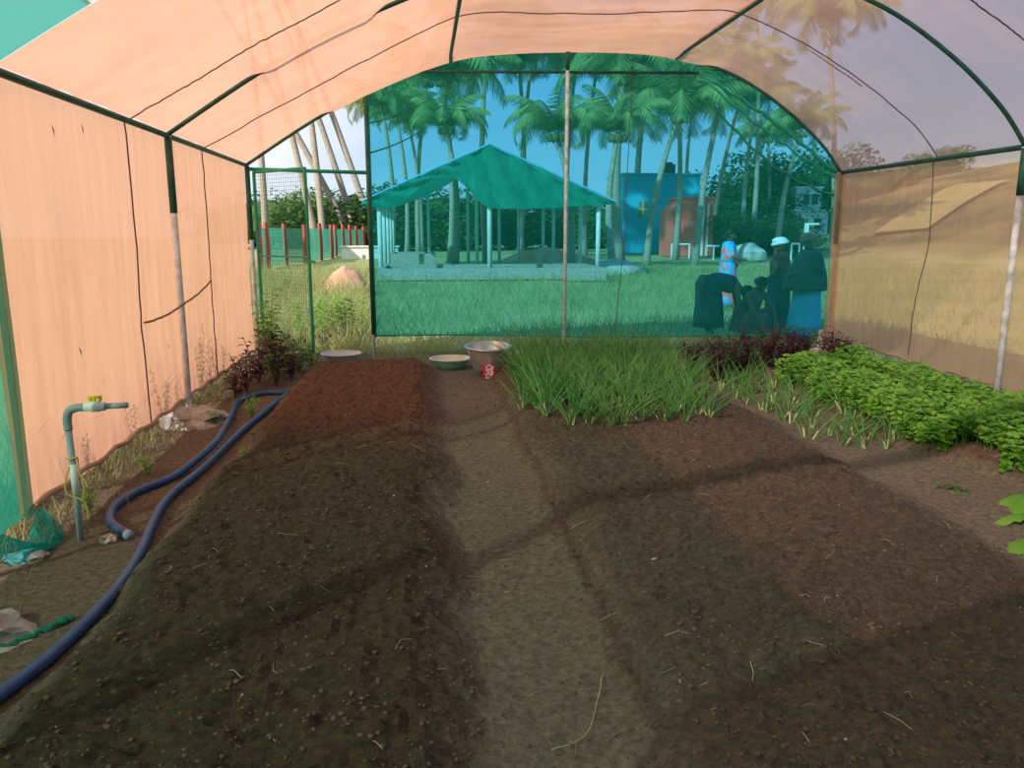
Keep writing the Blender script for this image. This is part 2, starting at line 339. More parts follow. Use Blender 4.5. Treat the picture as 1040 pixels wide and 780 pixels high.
def hill_z(x, y):
    d = (x - 24) * .75 + (y - 55) * .12
    h = 8.0 * sstep(-2, 26, d) * sstep(20, 45, y) * (1 - .3 * sstep(100, 150, y))
    return h + (.8 * noise.noise(Vector((x * .06, y * .06, 0))) if d > 2 else 0)
def build_field():
    mb = MB(); xs = [-120 + 4 * i for i in range(76)]; ys = [-20 + 4 * j for j in range(60)]; vs_ = []
    for y in ys:
        for x in xs: vs_.append((x, y, hill_z(x, y) - .05))
    nx = len(xs); mb.v = vs_; mb.f = [(j * nx + i, j * nx + i + 1, (j + 1) * nx + i + 1, (j + 1) * nx + i) for j in range(len(ys) - 1) for i in range(nx - 1)]; mb.mi = [0] * len(mb.f)
    fm = mat('grassy_field', (.30, .33, .12), (.46, .45, .20), .35, .95, .8, 12)
    t_ = fm.node_tree; pb = [q for q in t_.nodes if q.type == 'BSDF_PRINCIPLED'][0]; src = pb.inputs['Base Color'].links[0].from_socket
    tc_ = t_.nodes.new('ShaderNodeTexCoord'); sx_ = t_.nodes.new('ShaderNodeSeparateXYZ'); t_.links.new(tc_.outputs['Object'], sx_.inputs[0])
    mr = t_.nodes.new('ShaderNodeMapRange'); mr.inputs[1].default_value = .2; mr.inputs[2].default_value = 1.0; t_.links.new(sx_.outputs['Z'], mr.inputs[0])
    nz_ = t_.nodes.new('ShaderNodeTexNoise'); nz_.inputs['Scale'].default_value = .22; nz_.inputs['Detail'].default_value = 8; t_.links.new(tc_.outputs['Object'], nz_.inputs['Vector'])
    rp = t_.nodes.new('ShaderNodeValToRGB'); rp.color_ramp.elements[0].position = .4; rp.color_ramp.elements[1].position = .62; rp.color_ramp.elements[0].color = (.06, .08, .03, 1); rp.color_ramp.elements[1].color = (.24, .20, .09, 1); t_.links.new(nz_.outputs[0], rp.inputs[0])
    mm = t_.nodes.new('ShaderNodeMixRGB'); t_.links.new(mr.outputs[0], mm.inputs[0]); t_.links.new(src, mm.inputs[1]); t_.links.new(rp.outputs[0], mm.inputs[2]); t_.links.new(mm.outputs[0], pb.inputs['Base Color'])
    o = mb.build('field_ground', fm, smooth=True); tag(o, 'sunlit rough grass field around the shade house, rising to a hill', None, kind='structure')
build_field()
def hit(px_, py_):
    r_ = ray(px_, py_); t0 = 20.0
    while t0 < 190:
        p = Vector((0, 0, CAM_H)) + r_ * t0
        if p.z < hill_z(p.x, p.y): return p
        t0 += .4
    return p
mbt = MB(); vs_ = []
cl_ = [hit(*q) for q in ((912, 238), (930, 226), (955, 210), (985, 194), (1000, 189))]
cl_ = spline(cl_, 6)
for i, p in enumerate(cl_):
    for j in range(5):
        q = p + Vector((.35, -1, 0)).normalized() * (j - 2) * 1.1; vs_.append((q.x, q.y, hill_z(q.x, q.y) + .25))
mbt.add(vs_, [(i * 5 + j, i * 5 + j + 1, (i + 1) * 5 + j + 1, (i + 1) * 5 + j) for i in range(len(cl_) - 1) for j in range(4)])
tag(mbt.build('hill_track', mat('sandy_track', (.32, .30, .12), (.42, .36, .18), .4, .95), smooth=True), 'pale grassy track climbing the hill beyond the right wall', None, kind='structure')

# ------------------------------------------------------------------ shade house frame
PROF = [(-2.05, 2.38), (-1.25, 2.88), (-.52, 3.25), (.37, 3.58), (1.1, 3.68), (2.27, 3.7), (3.02, 3.63), (3.75, 3.40), (4.37, 3.02), (4.83, 2.62), (5.08, 2.3)]
PS = spline([(x, 0, z) for x, z in PROF], 5)
def prof_z(x):
    for a, b in zip(PS, PS[1:]):
        if a.x <= x <= b.x: return a.z + (b.z - a.z) * (x - a.x) / max(1e-6, b.x - a.x)
    return PS[0].z if x < PS[0].x else PS[-1].z
BOWS = [-.6, 1.3, 3.72, 7.0, 10.0]
frame = empty('shade_house_frame', (0, 0, 0), 0, 'pipe frame of the shade house, green painted bows and purlins on grey posts', 'frame')
for yb in BOWS:
    b = MB(); b.tube([(p.x, yb + SK(p.x), p.z) for p in PS], .019, 8); b.build('bow', 'green_pipe', frame, True)
for nm, x, z, r in (('eave_purlin', XL, 2.37, .024), ('ridge_purlin', .37, 3.555, .02), ('ridge_purlin', 3.02, 3.605, .02), ('eave_purlin', XR, 2.3, .024)):
    b = MB(); b.tube([(x, y + SK(x), z) for y in BOWS], r, 8); b.build(nm, 'green_pipe', frame, True)
def post(x, y, z0, z1, r=.027, green_from=1.45):
    p = MB(); p.tube([(x, y, z0), (x, y, z1)], r, 10)
    o = p.build('post', 'galv', frame, True)
    if green_from < z1:
        q = MB(); q.tube([(x, y, green_from), (x, y, z1 - .01)], r + .003, 10); s_ = q.build('post_sleeve', 'green_pipe', o, True); tag(s_, 'green painted upper half of post')
for yb in BOWS[:-1]:
    post(XL, yb, -.1, 2.37, .027, 1.75); post(XR, yb + SK(XR), -.1, 2.3, .029, 1.9)
post(XL, 10, -.1, 2.37, .027, 1.5); post(XR, 10 + SK(XR), -.1, 2.3)
px = -.62; YE = lambda x: 10 + SK(x)
post(px, YE(px), -.1, prof_z(px) - .02, .022, .34); 
post(1.74, YE(1.74) - .05, -.1, prof_z(1.74) - .02, .022, 3.45)
b = MB(); b.tube([(-.42, YE(-.4), 3.44), (3.3, YE(3.3), 3.44)], .017); b.build('tie_bar', 'green_pipe', frame, True)
b = MB(); b.tube([(XL, 10, 2.33), (px, YE(px), 2.29)], .022); b.build('door_lintel', 'gate_green', frame, True)

# ------------------------------------------------------------------ nets
def roof_net(y0, y1, x0, x1, mkey, off=.022, bows=BOWS, nx=90, name='roof_net', edge=0):
    ny = max(8, int((y1 - y0) / .06)); mb = MB(); vs_ = []
    for j in range(ny + 1):
        y = y0 + (y1 - y0) * j / ny
        lo = max([q for q in bows if q <= y + 1e-6] or [bows[0]]); hi = min([q for q in bows if q >= y - 1e-6] or [bows[-1]])
        t = (y - lo) / max(.01, hi - lo) if hi > lo else 0
        for i in range(nx + 1):
            x = x0 + (x1 - x0) * i / nx
            s_ = math.sin(PI * t); tx = (x - .37) / (3.02 - .37) if .37 < x < 3.02 else ((x - XL) / (.37 - XL) if x <= .37 else (x - 3.02) / (XR - 3.02))
            tx = max(0, min(1, tx)); sg = .10 * s_ * math.sin(PI * tx)
            z = prof_z(x) + off - sg + .018 * s_ * noise.noise(Vector((x * 1.5, y * 5, 0))) + .006 * noise.noise(Vector((x * 4, y * 14, 4))) * s_
            if y > 4.4:      # the cloth was pulled under the bows here
                dy = min(abs(y - 7.0), abs(y - 10.0)); xx = (sstep(-1.4, -1.15, x) * (1 - sstep(-.42, -.2, x))) if abs(y - 7) < 1.5 else sstep(-1.2, -.9, x) * (1 - sstep(3.2, 3.6, x))
                z -= .062 * xx * (1 - sstep(.1, .9, dy))
            vs_.append((x, y + SK(x), z))
    mb.v = vs_; n1 = nx + 1
    mb.f = [(j * n1 + i, j * n1 + i + 1, (j + 1) * n1 + i + 1, (j + 1) * n1 + i) for j in range(ny) for i in range(nx)]; mb.mi = [0] * len(mb.f)
    return mb.build(name, mkey, smooth=True)
rn = roof_net(-.6, 4.32, -1.58, XR, 'peach_net', .03); tag(rn, 'pale peach shade cloth over the near right of the roof', 'shade net')
rg = roof_net(-.6, 4.33, XL, -1.56, 'green_roof', .026, nx=24); rg.name = 'green_roof_net'; tag(rg, 'green shade cloth at the upper left front corner of the roof', 'shade net')
rf = roof_net(4.33, 10.02, XL - .01, 3.04, 'peach_roof', .022, nx=90); tag(rf, 'glowing peach shade cloth over the left and middle of the rear roof', 'shade net')
rfr = roof_net(4.33, 10.02, 3.02, XR + .01, 'peach_net', .022, nx=50); tag(rfr, 'thin lavender tinged peach cloth over the right slope of the rear roof', 'shade net')

def bow_band(y0, w_, mkey, parent):
    mb = MB(); vs_ = []; pr = [(XL - .03, z_ * 2.36 / 8 + .1) for z_ in range(8)] + [(p.x, p.z + .05) for p in PS] + [(XR + .03, 2.2), (XR + .03, .2)]
    for x, z in pr:
        for k in range(3): vs_.append((x - (.03 if x < XL else 0) + (.03 if x > XR else 0), y0 + SK(x) + (k - 1) * w_ / 2, z))
    mb.add(vs_, [(i * 3 + k, i * 3 + k + 1, (i + 1) * 3 + k + 1, (i + 1) * 3 + k) for i in range(len(pr) - 1) for k in range(2)])
    return mb.build('overlap_shadow_band', mkey, parent, True)
bow_band(1.3, .24, 'overlap_shadow_cloth', rn)  # out-of-view band, added to widen the bow shadow across the soil

def cord(pts, r, mkey, parent, name='seam_cord', k=6, jit=.004):
    sp = spline(pts, k); sp = [p + Vector((rnd.uniform(-jit, jit), rnd.uniform(-jit, jit), rnd.uniform(-jit, jit))) for p in sp]
    b = MB(); b.tube(sp, r, 5); return b.build(name, mkey, parent)
def roof_seam(y, parent, x0=XL, x1=XR, r=.0055, mkey='cord', dz=0.0):
    lo = max(q for q in BOWS if q <= y); hi = min(q for q in BOWS if q >= y); s_ = math.sin(PI * (y - lo) / (hi - lo)); pts = []
    for i in range(41):
        x = x0 + (x1 - x0) * i / 40; tx = (x - .37) / 2.65 if .37 < x < 3.02 else ((x - XL) / (.37 - XL) if x <= .37 else (x - 3.02) / (XR - 3.02))
        tx = max(0, min(1, tx)); pts.append((x, y + SK(x), prof_z(x) + .008 - .10 * s_ * math.sin(PI * tx) - dz + .01 * noise.noise(Vector((x * 3, y, 0)))))
    cord(pts, r, mkey, parent, k=2)
roof_seam(8.15, rf); roof_seam(6.15, rf, x0=XL, x1=.36, mkey='cord', r=.005); roof_seam(6.2, rfr, x0=3.1, x1=XR)
roof_seam(8.22, rfr, x0=3.7, x1=4.3, mkey='cord_light', r=.007)

def wall_net(name, p00, p10, z0, z1, mkey, nrm, amp=.02, nx=80, nz=24, zb=None, zt=None, seed=0):
    """p00->p10 along the bottom; zb(t), zt(t) optional edge heights"""
    a = Vector(p00); b_ = Vector(p10); nrm = Vector(nrm); vs_ = []
    for j in range(nz + 1):
        for i in range(nx + 1):
            t = i / nx; u = j / nz; lo = zb(t) if zb else z0; hi = zt(t) if zt else z1
            p = a.lerp(b_, t); p.z = lo + (hi - lo) * u
            wv = amp * (noise.noise(Vector((p.x * 1.4 + p.y * 1.4, p.z * .5, seed))) + .4 * noise.noise(Vector((p.x * 5 + p.y * 5, p.z * 1.2, seed + 3)))) * math.sin(PI * min(1, u * 1.0) * .5 + PI * .5) ** .5 if u < 1 else 0
            p = p + nrm * wv; vs_.append(tuple(p))
    mb = MB(); mb.v = vs_; n1 = nx + 1
    mb.f = [(j * n1 + i, j * n1 + i + 1, (j + 1) * n1 + i + 1, (j + 1) * n1 + i) for j in range(nz) for i in range(nx)]; mb.mi = [0] * len(mb.f)
    return mb.build(name, mkey, smooth=True)
XO = XL - .045
lw_ = wall_net('wall_net', (XO, 4.12, 0), (XO, 10.05, 0), .13, 2.4, 'peach_left', (-1, 0, 0), .03, zb=lambda t: .15 + .02 * math.sin(t * 31))
tag(lw_, 'glowing peach shade cloth forming the left side wall', 'shade net')
lg = wall_net('wall_net', (XO - .02, -.6, 0), (XO - .02, 4.2, 0), .1, 2.4, 'green_front', (-1, 0, 0), .03, nx=70, seed=5, zb=lambda t: .12)
tag(lg, 'green shade cloth at the extreme left edge beside the tap', 'shade net')
rw = wall_net('wall_net', (XR + .05, 3.5, 0), (XR + .05, 9.52, 0), .25, 2.32, 'peach_wall', (1, 0, 0), .03, seed=9, zb=lambda t: .17 + .12 * t + .012 * math.sin(t * 40))
tag(rw, 'see-through peach shade cloth forming the right side wall', 'shade net')
rw2 = wall_net('wall_net', (XR + .06, -1.0, 0), (XR + .06, 3.5, 0), .1, 2.32, 'green_dense', (1, 0, 0), .03, seed=9)
tag(rw2, 'green shade cloth on the near right side out of view', 'shade net')
# hem rolls along the bottom of the side walls
b = MB(); b.tube([(XO + .01, 4.3 + i * .1, .16 + .012 * math.sin(i * 1.3)) for i in range(57)], [.014 + .008 * abs(noise.noise(Vector((i * .4, 0, 0)))) for i in range(57)], 6); b.build('hem', 'hem', lw_, True)
b = MB(); b.tube([(XR + .045, 3.5 + i * .1, .17 + .12 * i / 60 + .012 * math.sin(i * 1.3)) for i in range(61)], .011, 6); b.build('hem', 'hem', rw, True)
# end net
def end_bot(t): return .32 - .02 * t + .012 * math.sin(t * 9)
en_x0, en_x1 = px + .01, XR - .02
def end_top(t): x = en_x0 + (en_x1 - en_x0) * t; return prof_z(x) - .03 * sstep(-.9, -.5, x) * (1 - sstep(3.2, 3.6, x))
en = wall_net('end_net', (en_x0, YE(en_x0) + .04, 0), (en_x1, YE(en_x1) + .04, 0), 0, 0, 'green_net', (0, 1, 0), .05, nx=110, nz=50, zb=end_bot, zt=end_top, seed=2)
tag(en, 'large see-through green shade cloth closing the far end', 'shade net')
b = MB(); b.tube([(en_x0 + (en_x1 - en_x0) * i / 40, YE(en_x0 + (en_x1 - en_x0) * i / 40) + .03, end_bot(i / 40)) for i in range(41)], .012, 6); b.build('hem', 'gate_green', en, True)
cord([(2.52, YE(2.5) + .02, 3.66), (2.5, YE(2.5) + .03, 2.6), (2.47, YE(2.5) + .03, 1.4), (2.38, YE(2.4) + .03, .33)], .005, 'cord', en)
for z0_, z1_, sg, rr0 in ((3.30, 2.22, .05, .012), (3.12, 2.02, .18, .014), (3.36, 2.28, -.06, .02)):
    pts = []
    for i in range(21):
        u = i / 20; x = 3.45 + 1.6 * u; pts.append((x, YE(x) + .02, min(prof_z(x) - .03, z0_ + (z1_ - z0_) * u - sg * math.sin(PI * u) + .015 * math.sin(i * 1.7))))
    b = MB(); b.tube(pts, rr0, 6); b.build('rolled_fold', 'gate_green', en, True)
for z0_, z1_ in ((2.86, 3.28), (2.52, 2.98)):
    b = MB(); b.tube([(px + .03 + .9 * i / 12, YE(px) + .02, min(prof_z(px + .9 * i / 12) - .04, z0_ + (z1_ - z0_) * i / 12 - .06 * math.sin(PI * i / 12))) for i in range(13)], [.012 * (1 - .07 * i) for i in range(13)], 5); b.build('rolled_fold', 'gate_green', en, True)
b = MB(); b.tube([(px + .02, YE(px) + .02, 3.18), (px + .02, YE(px) + .02, .3)], .02, 6); b.build('side_hem', 'gate_green', en, True)
# peach strip wrapping the corner at the far right, hanging beside the corner post
cs = wall_net('corner_strip', (XR - .09, YE(XR) - .045, 0), (XR + .04, YE(XR) - .045, 0), .3, 2.3, 'peach_wall', (0, 1, 0), .015, nx=10); tag(cs, 'narrow peach cloth strip wrapped down the far right corner', 'shade net')
fn = wall_net('front_shading_net', (XL, -.62, 0), (XR, -.62 + SK(XR), 0), 0, 0, 'green_dense', (0, 1, 0), .04, nx=60, nz=20, zb=lambda t: .1, zt=lambda t: prof_z(XL + (XR - XL) * t) + .01)  # unseen net, added to cast the dark area over the foreground
tag(fn, 'dense green cloth added unseen behind the viewer to shade the foreground soil', 'shade net')
# olive overlap strip where green and peach cloth meet
ov = wall_net('overlap_strip', (XO + .035, 4.10, 0), (XO + .035, 4.21, 0), .13, 2.38, 'fence_net', (-1, 0, 0), .01, nx=12); tag(ov, 'olive green doubled cloth strip where green meets peach on the left wall', 'shade net')
for yy in (6.11, 8.13):
    cord([(XO + .02, yy, 2.36), (XO + .015, yy + .03, 1.6), (XO + .02, yy - .02, .9), (XO + .015, yy + .02, .17)], .006, 'cord', lw_, 'seam_cord')
cord([(XO + .02, 6.15, .93), (XO + .03, 6.6, .93), (XL + .03, 7.0, 1.0), (XO + .03, 7.5, 1.02), (XO + .02, 8.13, 1.12)], .009, 'rope', lw_, 'tie_rope')
cord([(XR + .03, 7.65, 2.3), (XR + .035, 7.6, 1.5), (XR + .03, 7.72, .9), (XR + .03, 7.75, .3)], .0045, 'cord', rw)
# small twigs and tie ends caught on the nets
for (qx, qy, x) in ((52, 126, XO + .015), (82, 125, XO + .015), (80, 352, XO + .02), (170, 348, XO + .02)):
    c_ = ray(qx, qy); s_ = x / c_.x; p = Vector((0, 0, CAM_H)) + c_ * s_
    b = MB(); b.leaf(p, (0, .5, -1), .07, .018, .1, (1, 0, 0)); tag(b.build('dry_leaf', 'rope'), None)
    o = bpy.data.objects[COL.objects[-1].name]; tag(o, 'brown dry leaf stuck on the left wall cloth, %s' % ({52: 'nearest the top edge', 82: 'below the eave pipe', 80: 'low beside the vertical seam', 170: 'right of the vertical seam'}[qx]), 'leaf', 'dry leaves stuck on the wall cloth')

# ------------------------------------------------------------------ gate (open, swung inward)
gate = empty('wire_gate', (XL + .08, 9.97, .23), 0, 'green framed wire mesh door standing half open at the far left', 'gate')
gdir = Vector((.70, -.70, 0)).normalized(); gw = .98; gh = 2.06
def gp(u, z): return gdir * u + Vector((0, 0, z))
for nm, pp in (('hinge_stile', [(0, 0), (0, gh)]), ('lock_stile', [(gw, 0), (gw, gh)]), ('top_rail', [(0, gh), (gw, gh)]), ('bottom_rail', [(0, 0), (gw, 0)]), ('middle_rail', [(0, 1.08), (gw, 1.08)])):
    b = MB(); r_ = .02 if nm != 'middle_rail' else .012; b.tube([gp(*q) for q in pp], r_, 6); b.build(nm, 'gate_green', gate)
b = MB(); nn = 22
for i in range(1, nn): b.tube([gp(gw * i / nn, .02), gp(gw * i / nn, gh - .02)], .0018, 3, False)
nn = 46
for i in range(1, nn): b.tube([gp(.02, gh * i / nn), gp(gw - .02, gh * i / nn)], .0018, 3, False)
b.build('wire_mesh', 'gate_wire', gate)
b = MB(); b.tube([gp(gw - .06, 1.05), gp(gw + .1, 1.03)], .014, 8); b.tube([gp(gw + .02, 1.03), gp(gw + .02, .9)], .01, 6); b.build('latch', 'gate_green', gate)

# ------------------------------------------------------------------ footings, stones
def rock(name, c, d, seed, mkey, label, cat='stone', group=None, amp=.5):
    b = MB(); b.blob((0, 0, 0), d, seed, amp, 18, 12); o = b.build(name, mkey, smooth=False); o.location = c; return tag(o, label, cat, group)
rock('concrete_footing', (XL + .1, 6.78, .03), (.27, .24, .10), 3, 'concrete', 'rough concrete footing at the base of the middle left post', 'footing')
rock('concrete_footing', (XR - .02, 6.37, .02), (.2, .18, .12), 5, 'concrete', 'rough concrete footing at the base of the right post', 'footing')
rock('concrete_footing', (5.1, 9.45, .03), (.3, .22, .1), 7, 'concrete', 'pale concrete footing under the far right corner post', 'footing')
rock('rough_stone', (-1.78, 3.12, .0), (.2, .16, .09), 11, 'concrete', 'rough stone draped with green netting at the lower left', 'stone')
rock('brick_fragment', (-1.66, 4.1, .02), (.04, .035, .03), 13, 'brick_piece', 'small pinkish brick fragment beside the hose end', 'stone')
rock('flat_stone', (-2.0, 3.95, .0), (.1, .08, .03), 15, 'concrete', 'flat grey stone left of the tap base', 'stone')
sc_ = spline([(-1.95, 2.95, 0), (-1.8, 3.08, 0), (-1.68, 3.02, 0), (-1.55, 3.16, 0), (-1.49, 3.25, 0)], 9)
b = MB(); b.tube([(p.x + .012 * math.sin(i * 1.9), p.y, gz(p.x, p.y) + .008 + (.07 if i < 16 else 0) * math.sin(PI * min(i, 16) / 16)) for i, p in enumerate(sc_)], [.012 + .028 * abs(noise.noise(Vector((i * .45, 1, 2)))) for i in range(len(sc_))], 9)
tag(b.build('net_scrap', 'scrap_green'), 'crumpled strip of green netting lying by the stone and hose', 'net scrap')
b = MB()
vs_ = []
for i in range(12):
    for j in range(7):
        u = i / 11; v_ = j / 6; x = XL - .02 + .17 * v_ * (.4 + .6 * math.sin(u * PI)); y = 3.8 + .55 * u
        vs_.append((x, y, gz(x, y) + .02 + .13 * (1 - v_) * (.5 + .5 * math.sin(u * 9)) + .03 * noise.noise(Vector((u * 5, v_ * 5, 1)))))
b.add(vs_, [(i * 7 + j, i * 7 + j + 1, (i + 1) * 7 + j + 1, (i + 1) * 7 + j) for i in range(11) for j in range(6)])
tag(b.build('net_tail', 'green_net', smooth=True), 'bunched tail of green netting at the foot of the left wall', 'net scrap')

# ------------------------------------------------------------------ hose
HP = [(-1.62, 2.2), (-1.49, 2.66), (-1.42, 2.96), (-1.37, 3.36), (-1.42, 3.84), (-1.54, 4.64), (-1.50, 5.36), (-1.46, 6.3), (-1.38, 7.2), (-1.34, 7.75), (-1.42, 7.92), (-1.62, 7.9), (-1.76, 7.6), (-1.68, 6.95), (-1.56, 6.1), (-1.55, 5.75), (-1.64, 5.2), (-1.77, 4.88), (-1.81, 4.6), (-1.73, 4.33), (-1.57, 4.13)]
hose = empty('garden_hose', (-1.5, 4, 0), 0, 'dark blue water hose curving along the left bed with open bright end', 'hose')
hp = []
for i, (x, y) in enumerate(HP):
    z = gz(x, y) + .026
    if i in (14, 15): z += .045
    hp.append((x + 1.5, y - 4, z))
b = MB(); hs = spline(hp, 8); b.tube(hs, .026, 12); b.build('hose_tube', 'hose', hose, True)
b = MB(); d_ = (hs[-1] - hs[-2]).normalized(); b.tube([hs[-1] - d_ * .01, hs[-1] + d_ * .012], .0275, 12); b.build('cut_end', 'hose_cut', hose, True)

# ------------------------------------------------------------------ tap
tap = empty('water_tap', (-1.82, 4.15, 0), 0, 'grey plastic standpipe with yellow handled tap on the left', 'tap')
b = MB(); b.tube([(0, 0, -.05), (.005, 0, .3), (.0, 0, .62)], .0165, 12); b.build('standpipe', 'pvc', tap, True)
b = MB(); b.tube([(0.004, 0, .25), (.004, 0, .42)], .0175, 12); tag(b.build('pipe_sleeve', 'white', tap, True), 'white paint worn patch on pipe')
b = MB(); b.tube(spline([(0, 0, .60), (0, 0, .66), (.015, 0, .70), (.05, 0, .715), (.09, 0, .718)], 5), .021, 12); b.build('elbow', 'pvc', tap, True)
b = MB(); b.tube([(.09, 0, .718), (.12, 0, .72), (.125, 0, .72), (.165, 0, .72), (.17, 0, .72), (.19, 0, .72)], [.023, .023, .028, .028, .023, .023], 12); b.build('valve_body', 'white', tap, True)
b = MB(); b.tube([(.14, 0, .74), (.14, 0, .765)], .01, 8); b.box((.145, 0, .77), (.06, .022, .012)); b.box((.12, 0, .762), (.012, .02, .025)); b.box((.17, 0, .76), (.012, .02, .022)); b.build('handle', 'yellow', tap)
b = MB(); b.tube([(.19, 0, .72), (.30, 0, .724)], .0155, 12); b.build('spout', 'pvc', tap, True)
b = MB(); b.tube(spline([(.02, -.01, .46), (-.03, -.01, .36), (-.035, -.02, .27), (.02, -.02, .24), (.05, -.01, .2), (.055, -.01, .12)], 6), .004, 5)
b.tube(spline([(-.02, -.018, .455), (0, -.022, .45), (.02, -.018, .455), (.03, 0, .45), (.03, .0, .38), (.05, -.01, .3), (.04, -.02, .22)], 6), .004, 5)
tag(b.build('tied_string', 'yellow_string', tap), 'yellow string knotted round the pipe')

# ------------------------------------------------------------------ basins
def basin(name, loc, r, h, rb, rim, outk, ink, label, tilt=(0, 0), group=None):
    t = empty(name, loc, 0, label, 'basin', group); t.rotation_euler = (tilt[0], tilt[1], 0)
    b = MB(); n = 10; pr = [(.001, 0)] + [(rb + (r - rb) * (i / n) ** .75, h * (i / n) ** 1.15) for i in range(n + 1)]
    b.lathe(pr, n=40); b.build('outer_shell', outk, t, True)
    b = MB(); b.lathe([(.001, .006)] + [(rb - .006 + (r - rb) * (i / n) ** .75, .006 + (h - .006) * (i / n) ** 1.15) for i in range(n + 1)], n=40); b.build('inner_surface', ink, t, True)
    b = MB(); b.lathe([(r - .008, h - .002), (r - .008, h + .006), (r + rim, h + .006), (r + rim + .004, h), (r + rim, h - .007), (r - .002, h - .006)], n=40); b.build('rim', ink, t, True)
    return t
def on(px_, py_, dz=0):
    p = G(px_, py_); p.z = gz(p.x, p.y) + dz; return p
basin('enamel_basin', (-1.02, 9.85, -.0), .235, .115, .12, .012, 'bowl_grey', 'bowl_grey', 'shallow pale grey basin on the ground in the doorway')
basin('enamel_basin', (.315, 9.32, gz(.3, 9.4) - .005), .235, .13, .13, .014, 'bowl_green', 'bowl_cream', 'green enamel basin with cream inside, left of the aluminium one')
basin('metal_basin', (.72, 8.72, gz(.72, 8.72) - .005), .245, .27, .155, .025, 'alu', 'alu', 'deep shiny aluminium basin with flared rim', (.06, 0))
basin('enamel_basin', (1.3, 9.7, gz(1.3, 9.7) - .005), .17, .11, .11, .01, 'bowl_blue', 'bowl_grey', 'small dark blue basin half hidden behind the onion plants')
pk = empty('paper_packet', (.70, 8.38, gz(.70, 8.38) - .005), .2, 'crumpled red and white packet in front of the aluminium basin', 'packet')
pk.rotation_euler = (-.25, .1, .25)
b = MB(); vs_ = []
for i in range(9):
    for j in range(7):
        x = (j / 6 - .5) * .125; z = i / 8 * .15; vs_.append((x + .006 * math.sin(i * 2.1), .012 + .018 * noise.noise(Vector((i * .7, j * .7, 0))), z))
b.add(vs_, [(i * 7 + j, i * 7 + j + 1, (i + 1) * 7 + j + 1, (i + 1) * 7 + j) for i in range(8) for j in range(6)])
for q in range(len(b.f)):
    i, j = divmod(q, 6); b.mi[q] = 1 if (j in (0, 5) or (i, j) in ((1, 2), (1, 3), (3, 1), (4, 3), (6, 2), (6, 3), (7, 1), (0, 4))) else 0
o = b.build('front_sheet', ['packet_white', 'red_print'], pk); sm = o.modifiers.new('thickness', 'SOLIDIFY'); sm.thickness = .02
# black polythene nursery bags: near the end net (right), by the gate with seedlings
def polybag(x, y, z, s=1.0, plant=None, label='', group=None, k=0):
    t = empty('nursery_bag', (x, y, z), k, label, 'plant bag', group)
    b = MB(); b.lathe([(.001, 0), (.05 * s, 0), (.058 * s, .05 * s), (.055 * s, .11 * s), (.06 * s, .135 * s), (.05 * s, .13 * s), (.04 * s, .115 * s), (.001, .115 * s)], n=14, wob=lambda a, z_: 1 + .1 * math.sin(3 * a + k) + .06 * math.sin(7 * a + z_ * 40))
    b.build('bag', 'black_poly', t, True)
    if plant:
        b = MB(); hgt = plant
        for q in range(2):
            tip = Vector((rnd.uniform(-.08, .08), rnd.uniform(-.08, .08), hgt)); b.tube([(0, 0, .1 * s), tip * .6, tip], [.006, .004, .002], 4)
            for w_ in range(int(16)):
                f_ = .35 + .65 * w_ / 16; a = w_ * 2.4; b.leaf(tip * f_, (math.cos(a), math.sin(a), .3), .13, .07, .25)
        b.build('seedling', 'leaf_yellow' if k % 2 else 'leaf', t)
for k, (qx, qy) in enumerate([(306, 351), (320, 349), (329, 351), (338, 347), (347, 346), (353, 345), (359, 344), (366, 345), (330, 343), (343, 341)]):
    p = G(qx, qy); polybag(p.x, min(p.y, 12.6), -.03, 1.15, .55 + .3 * rnd.random(), 'black nursery bag with a leafy seedling standing outside the gate', 'seedling bags outside the gate', k)
polybag(2.75, 9.5, gz(2.75, 9.5), 1.35, None, 'upright black plastic nursery bag near the far end net', None, 1)
for k, x in enumerate((2.1, 2.3, 2.5)):
    polybag(x, 9.75, gz(x, 9.75), .9, None, 'low black plastic nursery bag behind the onion plants', 'black bags behind onions', k)

# ------------------------------------------------------------------ fork stake, bucket at far right corner
st = MB(); cpos = Vector((5.0, 9.42, 0))
st.tube([cpos + Vector((0, 0, 0)), cpos + Vector((0, 0, .38))], .035, 8)
for a in (2.5, 3.9, 5.6, .6): st.tube(spline([cpos + Vector((0, 0, .15)), cpos + Vector((math.cos(a) * .12, math.sin(a) * .1, .10)), cpos + Vector((math.cos(a) * .26, math.sin(a) * .2, .02))], 4), [.022] * 8 + [.012], 6)
for a in (2.8, .4): st.tube([cpos + Vector((0, 0, .28)), cpos + Vector((math.cos(a) * .13, math.sin(a) * .05, .33))], .02, 6)
tag(st.build('forked_stump', 'whitewood', smooth=True), 'whitewashed forked stump at the far right corner', 'stump')
bk = empty('plastic_bucket', (5.05, 10.05, 0), 0, 'blue plastic bucket below the end net at right', 'bucket')
b = MB(); b.lathe([(.001, 0), (.10, 0), (.13, .27), (.138, .27), (.138, .255), (.128, .25), (.1, .02), (.001, .015)], n=24); b.build('bucket_body', 'bucket', bk, True)
b = MB(); b.tube([(.135 * math.cos(a), 0, .26 + .02 * 0 + -.09 * math.sin(a) * -1) for a in [PI * i / 12 for i in range(13)]], .004, 5); b.build('bail_handle', 'galv', bk)

